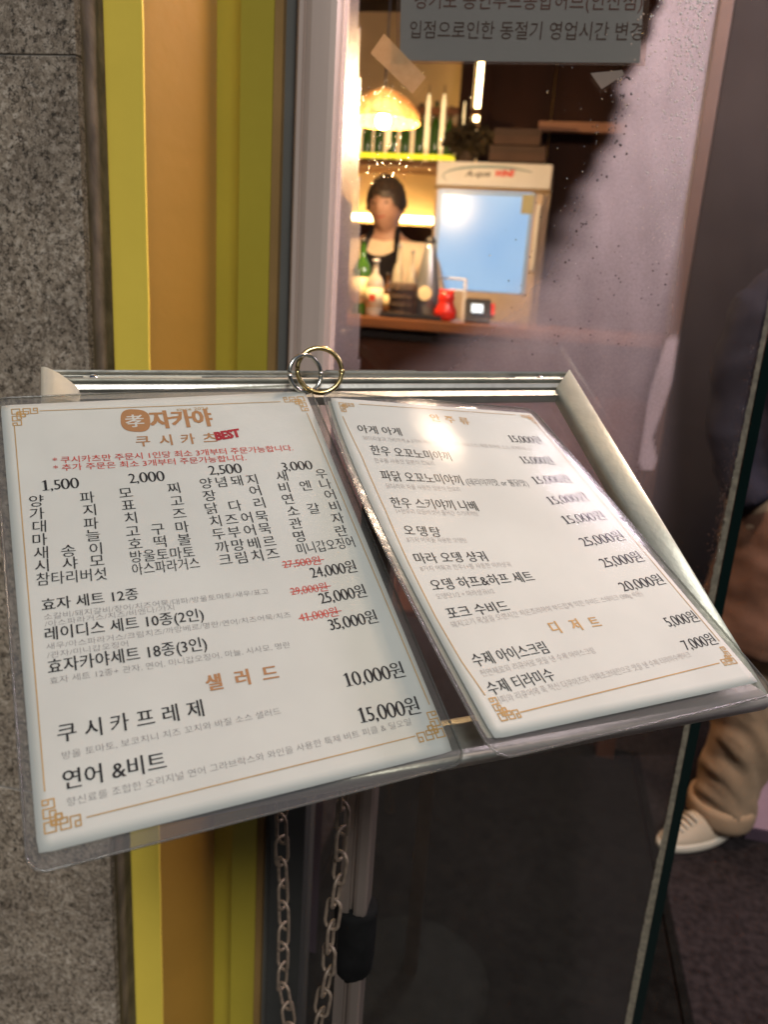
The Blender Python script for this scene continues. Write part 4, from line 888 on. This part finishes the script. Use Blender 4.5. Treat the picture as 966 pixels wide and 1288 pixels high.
for z in (.12, .165):
    bm = bmesh.new(); tube(bm, [(-.07, -.03, z), (.07, -.03, z), (.07, .05, z), (-.07, .05, z)], .003, 6, closed=True); bmobj('wire_hoop', bm, 'white', t)
for x in (-.07, .07):
    for y in (-.03, .05):
        bm = bmesh.new(); tube(bm, [(x, y, 0), (x, y, .165)], .003, 6); bmobj('leg', bm, 'white', t)
t = thing('card_terminal', 'black card terminal with small lit screen at the right end of the bar', 'card terminal', (cx(603, 3.12), 3.12, zc), .2, group=GB)
rt = Matrix.Rotation(-.5, 3, 'X'); tb_ = bx('body', (0, 0, .045), (.10, .03, .095), 'blackp', t, .005, rt); bx('screen', (-.005, -.022, .056), (.045, .003, .035), 'screen', tb_, 0, rt); bx('stand', (0, .02, .012), (.08, .09, .02), 'blackp', t, .003)
bx('side_grip', (.058, 0, .05), (.014, .03, .05), 'red_gloss', t, .004, rt)
t = thing('serving_tray', 'low dark tray under the pot and carafe on the bar', 'tray', (cx(520, 3.05), 3.06, zc), group=GB)
bx('tray_base', (0, 0, .004), (.24, .10, .006), 'blackp', t, .002); 
for s in (-1, 1): bx('tray_rim', (0, s * .05, .010), (.24, .006, .018), 'blackp', t, .002)
# cabinet right behind the stile
t = thing('side_cabinet', 'dull violet cabinet with a sloping top just inside the door', 'cabinet', (-.2, 1.3, 0))
Yc = 1.25; a0, a1 = float(atY(405, 250, Yc)[0]), float(atY(441, 300, Yc)[0]); zt0, zt1 = float(atY(420, 240, Yc)[2]), float(atY(452, 258, Yc)[2])
vs = [(a0, Yc, 0.01), (a1, Yc, 0.01), (a1, Yc, zt1), (a0, Yc, zt0 + .02), (a0 - .1, Yc + .3, .01), (a1 - .14, Yc + .3, .01), (a1 - .14, Yc + .3, zt1), (a0 - .1, Yc + .3, zt0 + .02)]
mesh('carcass', vs, [(0, 1, 2, 3), (7, 6, 5, 4), (1, 5, 6, 2), (3, 2, 6, 7), (0, 3, 7, 4), (0, 4, 5, 1)], 'cab', t, world=True)
bx('handle', ((a0 + a1) / 2, Yc - .008, .7), (.012, .012, .12), 'steel', t, world=True)
t = thing('floor_darkener', 'black sheet added to darken the floor behind the lower door glass', 'dark sheet', (.03, 1.6, .004))  # black sheet added only to darken the floor seen through the lower glass
bx('dark_sheet', (0, 0, .006), (.78, 1.28, .010), 'dark_floor', t, .003)
for sx_ in (-1, 1): bx('edge_strip', (sx_ * .405, 0, .007), (.02, 1.28, .012), 'dark_floor', t, .003)
# post and dark partition at right
t = thing('wooden_post', 'brown wooden post inside the entrance, seen through the right of the glass', 'post', (.9, 2.2, 0))
p0, p1 = VX(906, 2.2), VX(924, 2.2); bx('shaft', ((p0 + p1) / 2, 2.22, 1.46), (p1 - p0, .06, 2.88), 'wood_post', t, .004, world=True); bx('plinth', ((p0 + p1) / 2, 2.22, .05), (p1 - p0 + .02, .08, .08), 'wood_dark', t, world=True)
t = thing('dark_partition', 'dark grey partition wall beside the wooden post', 'wall', (1.8, 2.5, 0))
p0 = VX(925, 2.4)
for k in range(4): bx('panel', (p0 + .17 + .34 * k, 2.42, 1.62), (.335, .04, 2.5), mat('dark partition grey', (.016, .013, .010), .85, var=.25, scale=4, spec=.08) if k == 0 else bpy.data.materials['dark partition grey'], t, .004, world=True)
pw = atZ(966, 1060, 0.0); t = thing('pink_panel', 'pinkish low wall panel behind the beige trousers', 'panel', (pw[0], pw[1], 0))
bx('board', (.44, .02, .30), (1.0, .03, .58), 'pink', t); bx('skirting', (.44, .0, .02), (1.0, .012, .03), 'cab', t)

# ================================================================== PEOPLE
def skin(nodes_, edges, lvl=2):
    me = bpy.data.meshes.new('s'); me.from_pydata([n[0] for n in nodes_], edges, []); ob = bpy.data.objects.new('s', me); COL.objects.link(ob)
    md = ob.modifiers.new('k', 'SKIN'); md.use_smooth_shade = True
    for i, n in enumerate(nodes_):
        sv = me.skin_vertices[0].data[i]; r = n[1]; sv.radius = (r, r) if not hasattr(r, '__len__') else r; sv.use_root = (i == 0)
    ss = ob.modifiers.new('u', 'SUBSURF'); ss.levels = lvl; ss.render_levels = lvl
    dg = DG(); dg.update(); nm = bpy.data.meshes.new_from_object(ob.evaluated_get(dg)); bpy.data.objects.remove(ob); return nm
def loft(rings, seg=24):
    """closed body of elliptical rings: (centre, rx, ry) from one end to the other"""
    bm = bmesh.new(); rr = []
    for i, (c, rx, ry) in enumerate(rings):
        c = Vector([float(q) for q in c]); a = Vector([float(q) for q in rings[max(0, i - 1)][0]]); b = Vector([float(q) for q in rings[min(len(rings) - 1, i + 1)][0]])
        t = (b - a).normalized(); u = Vector((1, 0, 0)); u = (u - t * u.dot(t)); u = u.normalized() if u.length > .2 else Vector((0, 1, 0)); w = t.cross(u)
        rr.append([bm.verts.new(c + u * rx * math.cos(6.28319 * k / seg) + w * ry * math.sin(6.28319 * k / seg)) for k in range(seg)])
    for A, B in zip(rr, rr[1:]):
        for k in range(seg): bm.faces.new((A[k], A[(k + 1) % seg], B[(k + 1) % seg], B[k]))
    bm.faces.new(rr[0][::-1]); bm.faces.new(rr[-1]); bmesh.ops.recalc_face_normals(bm, faces=bm.faces[:])
    me = bpy.data.meshes.new('l'); bm.to_mesh(me); bm.free(); return me
def head_mesh(bm, c, sc=1.0, yaw=0, tilt=0):
    r = bmesh.ops.create_icosphere(bm, subdivisions=4, radius=1); M = Matrix.Translation(c) @ Matrix.Rotation(yaw, 4, 'Z') @ Matrix.Rotation(tilt, 4, 'Y')
    for v in r['verts']:
        x, y, z = v.co; f = -y
        w = .078 * (1 - .28 * max(0, -z) ** 1.5); px = x * w; py = y * (.098 - .012 * max(0, -z)); pz = z * .118
        if f > 0:
            py -= .020 * math.exp(-((x / .16) ** 2)) * math.exp(-(((z + .12) / .22) ** 2))       # nose
            py += .009 * (math.exp(-(((abs(x) - .36) / .16) ** 2)) * math.exp(-(((z - .08) / .12) ** 2)))  # sockets
            py -= .006 * math.exp(-((x / .35) ** 2)) * math.exp(-(((z + .48) / .10) ** 2))       # lips
            py -= .010 * math.exp(-((x / .3) ** 2)) * math.exp(-(((z + .85) / .2) ** 2))          # chin
        v.co = M @ Vector((px * sc, py * sc, pz * sc))
    for s in (-1, 1):
        q = bmesh.ops.create_icosphere(bm, subdivisions=2, radius=1)
        for v in q['verts']: v.co = M @ Vector(((.078 * s + v.co.x * .010) * sc, (.008 + v.co.y * .018) * sc, (-.005 + v.co.z * .030) * sc))
    return M
def hair_mesh(M, sc, m, parent, name='hair'):
    bm = bmesh.new(); r = bmesh.ops.create_icosphere(bm, subdivisions=5, radius=1); kill = []
    for v in r['verts']:
        x, y, z = v.co; f = -y
        cut = (.30 + .10 * math.sin(x * 17 + 1) * math.sin(x * 7)) if f > 0 else .02 ; lim = cut + (.0 if f <= 0 else 0) - (.50 * abs(x) ** 3 if f > 0 else 0)
        n_ = .0065 * math.sin(x * 23 + z * 31) * math.sin(y * 27 + x * 13)
        if z < lim - .12: kill.append(v)
        k = 1.08; v.co = M @ Vector((x * (.080 + n_) * k * sc, y * (.099 + n_) * k * sc, (z * (.119 + n_) * k + .006) * sc))
    bmesh.ops.delete(bm, geom=kill, context='VERTS')
    bm2 = bm; me = bpy.data.meshes.new(name); bm2.to_mesh(me); bm2.free(); return link(name, me, m, parent, True, True)
def join_mesh(name, parts, m, parent, world=True, remesh=0):
    bm = bmesh.new()
    for p in parts: bm.from_mesh(p)
    me = bpy.data.meshes.new(name); bm.to_mesh(me); bm.free()
    if remesh:
        ob = bpy.data.objects.new('j', me); COL.objects.link(ob); md = ob.modifiers.new('r', 'REMESH'); md.mode = 'VOXEL'; md.voxel_size = remesh; md.use_smooth_shade = True
        s = ob.modifiers.new('s', 'SMOOTH'); s.iterations = 2; dg = DG(); dg.update(); me = bpy.data.meshes.new_from_object(ob.evaluated_get(dg)); bpy.data.objects.remove(ob)
    me.materials.clear(); return link(name, me, m, parent, True, world)
# --- barman
YM = 3.72; hc = atY(487, 258, YM); pm = thing('person', 'smiling barman in cream shirt and black apron behind the bar', 'person', (hc[0], YM, .15))
x, y, z = hc
sh = z - .175
bn = [((x, y + .02, sh - .55), (.15, .11)), ((x, y + .02, sh - .30), (.135, .10)), ((x, y + .02, sh - .08), (.17, .10)), ((x, y + .015, sh + .04), (.075, .06)), ((x, y + .01, sh + .12), .050), ((x, y, sh + .18), .048),
      ((x - .19, y + .02, sh - .03), .062), ((x - .25, y - .02, sh - .28), .048), ((x - .19, y - .20, sh - .47), .038), ((x - .15, y - .30, sh - .50), .030),
      ((x + .19, y + .02, sh - .04), .062), ((x + .27, y - .04, sh - .28), .048), ((x + .22, y - .22, sh - .45), .038), ((x + .18, y - .31, sh - .49), .030),
      ((x - .09, y + .02, sh - .65), .10), ((x - .10, y, sh - 1.05), .07), ((x - .10, y + .02, .24), .045), ((x - .10, y - .12, .19), .035), ((x + .09, y + .02, sh - .65), .10), ((x + .10, y, sh - 1.05), .07), ((x + .10, y + .02, .24), .045), ((x + .10, y - .12, .19), .035)]
be = [(0, 1), (1, 2), (2, 3), (3, 4), (4, 5), (2, 6), (6, 7), (7, 8), (8, 9), (2, 10), (10, 11), (11, 12), (12, 13), (0, 14), (14, 15), (15, 16), (16, 17), (0, 18), (18, 19), (19, 20), (20, 21)]
b_m = skin(bn, be)
def hand(bm, p, dirv, side, sc=1.0):
    d = Vector(dirv).normalized(); s = Vector((0, 0, 1)).cross(d).normalized() * side; up = d.cross(s)
    p = Vector(p)
    tube(bm, [p, p + d * .035 * sc, p + d * .075 * sc], [.022 * sc, .030 * sc, .026 * sc], 10)
    for k, (o, l) in enumerate(((-.026, .055), (-.009, .065), (.009, .062), (.025, .048))):
        b0 = p + d * .07 * sc + s * o * sc; tube(bm, [b0, b0 + (d * l * .5 - Vector((0, 0, .012))) * sc, b0 + (d * l * .75 - Vector((0, 0, .035))) * sc], [.009 * sc, .0085 * sc, .007 * sc], 8)
    b0 = p + d * .02 * sc - s * .025 * sc; tube(bm, [b0, b0 + (d * .02 - s * .02) * sc, b0 + (d * .045 - s * .028 - Vector((0, 0, .01))) * sc], [.011 * sc, .010 * sc, .008 * sc], 8)
bm = bmesh.new(); Mh = head_mesh(bm, Vector((x, y - .01, z - .01)), 1.0, -.18, -.06); hand(bm, bn[9][0], (.3, -1, -.2), 1); hand(bm, bn[13][0], (-.3, -1, -.2), -1); hm = bpy.data.meshes.new('h'); bm.to_mesh(hm); bm.free()
join_mesh('body', [b_m, hm], 'skin', pm, remesh=.009)
hair_mesh(Mh, 1.03, 'hair', pm)
def face(M, pm, sc=1.0):
    for s in (-1, 1):
        bm = bmesh.new(); r = bmesh.ops.create_icosphere(bm, subdivisions=2, radius=.009 * sc); bmesh.ops.transform(bm, matrix=M @ Matrix.Translation((s * .029 * sc, -.083 * sc, .010 * sc)) @ Matrix.Diagonal((1.4, .6, .6, 1)), verts=bm.verts[:]); bmobj('eye', bm, 'black_cloth', pm, True, True)
        bm = bmesh.new(); tube(bm, [M @ Vector(((s * .029 - .015) * sc, -.088 * sc, .028 * sc)), M @ Vector((s * .029 * sc, -.092 * sc, .033 * sc)), M @ Vector(((s * .029 + .015) * sc, -.088 * sc, .028 * sc))], .0035 * sc, 6); bmobj('eyebrow', bm, 'hair', pm, True, True)
    bm = bmesh.new(); tube(bm, [M @ Vector((a * sc, (-.088 + abs(a) * .35) * sc, (-.052 + abs(a) * .28) * sc)) for a in (-.024, -.012, 0, .012, .024)], .0038 * sc, 6); bmobj('mouth', bm, 'ink_best', pm, True, True)
face(Mh, pm)
# shirt (cream) and apron
def grow(nodes_, dr): return [(n[0], (n[1][0] + dr, n[1][1] + dr) if hasattr(n[1], '__len__') else n[1] + dr) for n in nodes_]
sn = [bn[i] for i in (0, 1, 2, 3, 6, 7, 8, 10, 11, 12)]; sn[3] = ((x, y + .02, sh + .015), (.07, .055))
se = [(0, 1), (1, 2), (2, 3), (2, 4), (4, 5), (5, 6), (2, 7), (7, 8), (8, 9)]
join_mesh('shirt', [skin(grow(sn, .016), se)], 'cream', pm)
vs, fs = [], []
for j in range(13):
    t_ = j / 12; zz = sh - .02 - .62 * t_; hw = .078 + .035 * min(1, t_ * 1.6)
    for i in range(9):
        a = -1 + 2 * i / 8; vs.append((x + a * hw, y - .135 + .035 * a * a - .004 * math.sin(i * 2 + j), zz - .035 * (1 - a * a) * (1 if j == 0 else 0)))
fs = [(j * 9 + i, j * 9 + i + 1, (j + 1) * 9 + i + 1, (j + 1) * 9 + i) for j in range(12) for i in range(8)]
ap = mesh('apron', vs, fs, 'black_cloth', pm, True, True); md = ap.modifiers.new('t', 'SOLIDIFY'); md.thickness = .006
for s in (-1, 1):
    bm = bmesh.new(); tube(bm, [(x + s * .076, y - .10, sh - .03), (x + s * .07, y - .075, sh + .02), (x + s * .055, y + .0, sh + .075)], .013, 8); bmobj('apron_strap', bm, 'black_cloth', pm, True, True)
# --- guest at the door, cut by the right edge
fp = atZ(905, 1046, 0.02); YPp = fp[1]; gx_ = fp[0]
pg = thing('person', 'person in beige trousers, brown coat and canvas shoes standing beside the open door edge', 'person', (gx_, YPp, 0))
x, y = gx_ + .06, YPp + .02
zh_ = .93
gn = [((x, y, zh_), (.12, .09)), ((x, y, 1.12), (.12, .09)), ((x, y, 1.36), (.14, .09)), ((x, y, 1.47), (.07, .06)), ((x, y, 1.54), .05), ((x, y, 1.60), .05),
      ((x - .19, y, 1.38), .06), ((x - .215, y - .01, 1.12), .040), ((x - .16, y - .06, .97), .032), ((x - .14, y - .06, .945), .024), ((x + .19, y, 1.38), .06), ((x + .24, y - .01, 1.10), .048), ((x + .22, y - .08, .90), .038), ((x + .21, y - .1, .86), .03),
      ((x - .085, y, .86), .08), ((x - .050, y - .03, .48), .058), ((x - .060, y, .11), .038), ((x - .085, y - .06, .05), .020), ((x + .10, y, .86), .08), ((x + .165, y + .03, .48), .058), ((x + .22, y + .08, .11), .038), ((x + .235, y + .02, .05), .020)]
g_m = skin(gn, be)
bm = bmesh.new(); Mg = head_mesh(bm, Vector((x, y - .01, 1.66)), 1.0, math.pi * .8); hand(bm, gn[9][0], (.6, .3, -.8), 1, .75); hand(bm, gn[13][0], (-.4, -.1, -1), -1, .9); hm = bpy.data.meshes.new('h'); bm.to_mesh(hm); bm.free()
join_mesh('body', [g_m, hm], 'skin', pg, remesh=.011)
hair_mesh(Mg, 1.0, 'hair', pg); face(Mg, pg)
legs = []
for pts_ in ([(x - .075, y, .95, .115, .125), (x - .080, y, .80, .108, .115), (x - .072, y - .02, .62, .098, .105), (x - .055, y - .03, .46, .090, .096), (x - .050, y - .025, .32, .084, .088), (x - .058, y - .005, .18, .080, .082), (x - .062, y, .075, .082, .084)],
             [(x + .085, y, .95, .115, .125), (x + .105, y, .80, .108, .115), (x + .135, y + .01, .62, .098, .105), (x + .165, y + .03, .46, .090, .096), (x + .19, y + .05, .32, .084, .088), (x + .21, y + .07, .18, .080, .082), (x + .22, y + .08, .075, .082, .084)]):
    legs.append(loft([((p[0], p[1], p[2]), p[3], p[4]) for p in pts_]))
join_mesh('trousers', legs + [loft([((x, y, .86), .17, .13), ((x, y, .98), .175, .135), ((x, y, 1.05), .16, .12)])], 'khaki', pg, remesh=.011)
for (ax, ay) in ((x - .062, y), (x + .22, y + .08)):
    bm = bmesh.new(); lathe(bm, [(.070, .050), (.080, .052), (.086, .07), (.0875, .10), (.085, .118), (.074, .118)], 32, (ax, ay, 0)); bmobj('turned_cuff', bm, 'khaki', pg, True, True)
join_mesh('coat_skirt', [loft([((x, y, 1.02), .172, .135), ((x, y, .92), .188, .15), ((x + .01, y, .80), .205, .165), ((x + .01, y, .66), .222, .18), ((x + .012, y, .585), .228, .185)])], 'brown_coat', pg, remesh=.012)['label'] = 'brown lower part of the coat'
slv = lambda s_: loft([((x + s_ * .13, y, 1.42), .075, .085), ((x + s_ * .20, y, 1.36), .072, .080), ((x + s_ * .225, y - .005, 1.22), .062, .068), ((x + s_ * .22, y - .02, 1.08), .056, .060), ((x + s_ * .185, y - .06, .98), .052, .056), ((x + s_ * .15, y - .09, .93), .05, .054)])
join_mesh('coat', [loft([((x, y, .985), .178, .142), ((x, y, 1.10), .172, .135), ((x, y, 1.24), .185, .14), ((x, y, 1.36), .19, .135), ((x, y, 1.43), .15, .11), ((x, y, 1.50), .072, .075)]), slv(-1), slv(1)], 'navy', pg, remesh=.012)
for (ax, ay, an) in ((x - .085, y - .02, -.95), (x + .235, y + .05, -.3)):
    Rz = Matrix.Rotation(an, 3, 'Z')
    def sp(v): q = Rz @ Vector((v[0], v[1] - .045, 0)); return Vector((ax + q.x, ay + q.y, v[2]))
    bm = bmesh.new(); r = bmesh.ops.create_uvsphere(bm, u_segments=28, v_segments=16, radius=1)
    for v in bm.verts:
        c = v.co.copy(); top = (.075 if c.y > .1 else .060 - .030 * max(0, -c.y)) ; v.co = sp((c.x * .045 * (1 - .15 * max(0, c.y)), c.y * .128, max(.026, .030 + c.z * top)))
    so_ = bmobj('shoe', bm, 'shoe', pg, True, True)
    bm = bmesh.new(); lathe(bm, [(.92, 0), (1, .3), (1, .9), (.96, 1)], 32)
    for v in bm.verts: c = v.co.copy(); v.co = sp((c.x * .049 * (1 - .12 * max(0, c.y)), c.y * .134, .006 + c.z * .026))
    bmobj('sole', bm, 'sole', so_, True, True)
    for k in range(4):
        bm = bmesh.new(); tube(bm, [sp((-.022, -.035 - .014 * k, .083 - .007 * k)), sp((0, -.038 - .014 * k, .092 - .008 * k)), sp((.022, -.035 - .014 * k, .083 - .007 * k))], .0028, 6); bmobj('lace', bm, 'sole', so_, True, True)

# cloth folds on the clothing
from mathutils import noise
for o in list(bpy.data.objects):
    if o.name.split('.')[0] in ('shirt', 'trousers', 'coat', 'coat_skirt'):
        me = o.data; me.update(); sc_ = 9 if o.name.startswith('trousers') else 7
        nr = [v.normal.copy() for v in me.vertices]
        for v, n_v in zip(me.vertices, nr):
            p = v.co; q = Vector((p.x * sc_, p.y * sc_, p.z * sc_ * 1.9 + 2.2 * math.sin(p.x * 9 + p.y * 7)))
            v.co = p + n_v * (.011 * noise.noise(q) + .005 * noise.noise(q * 2.3))
        me.update()
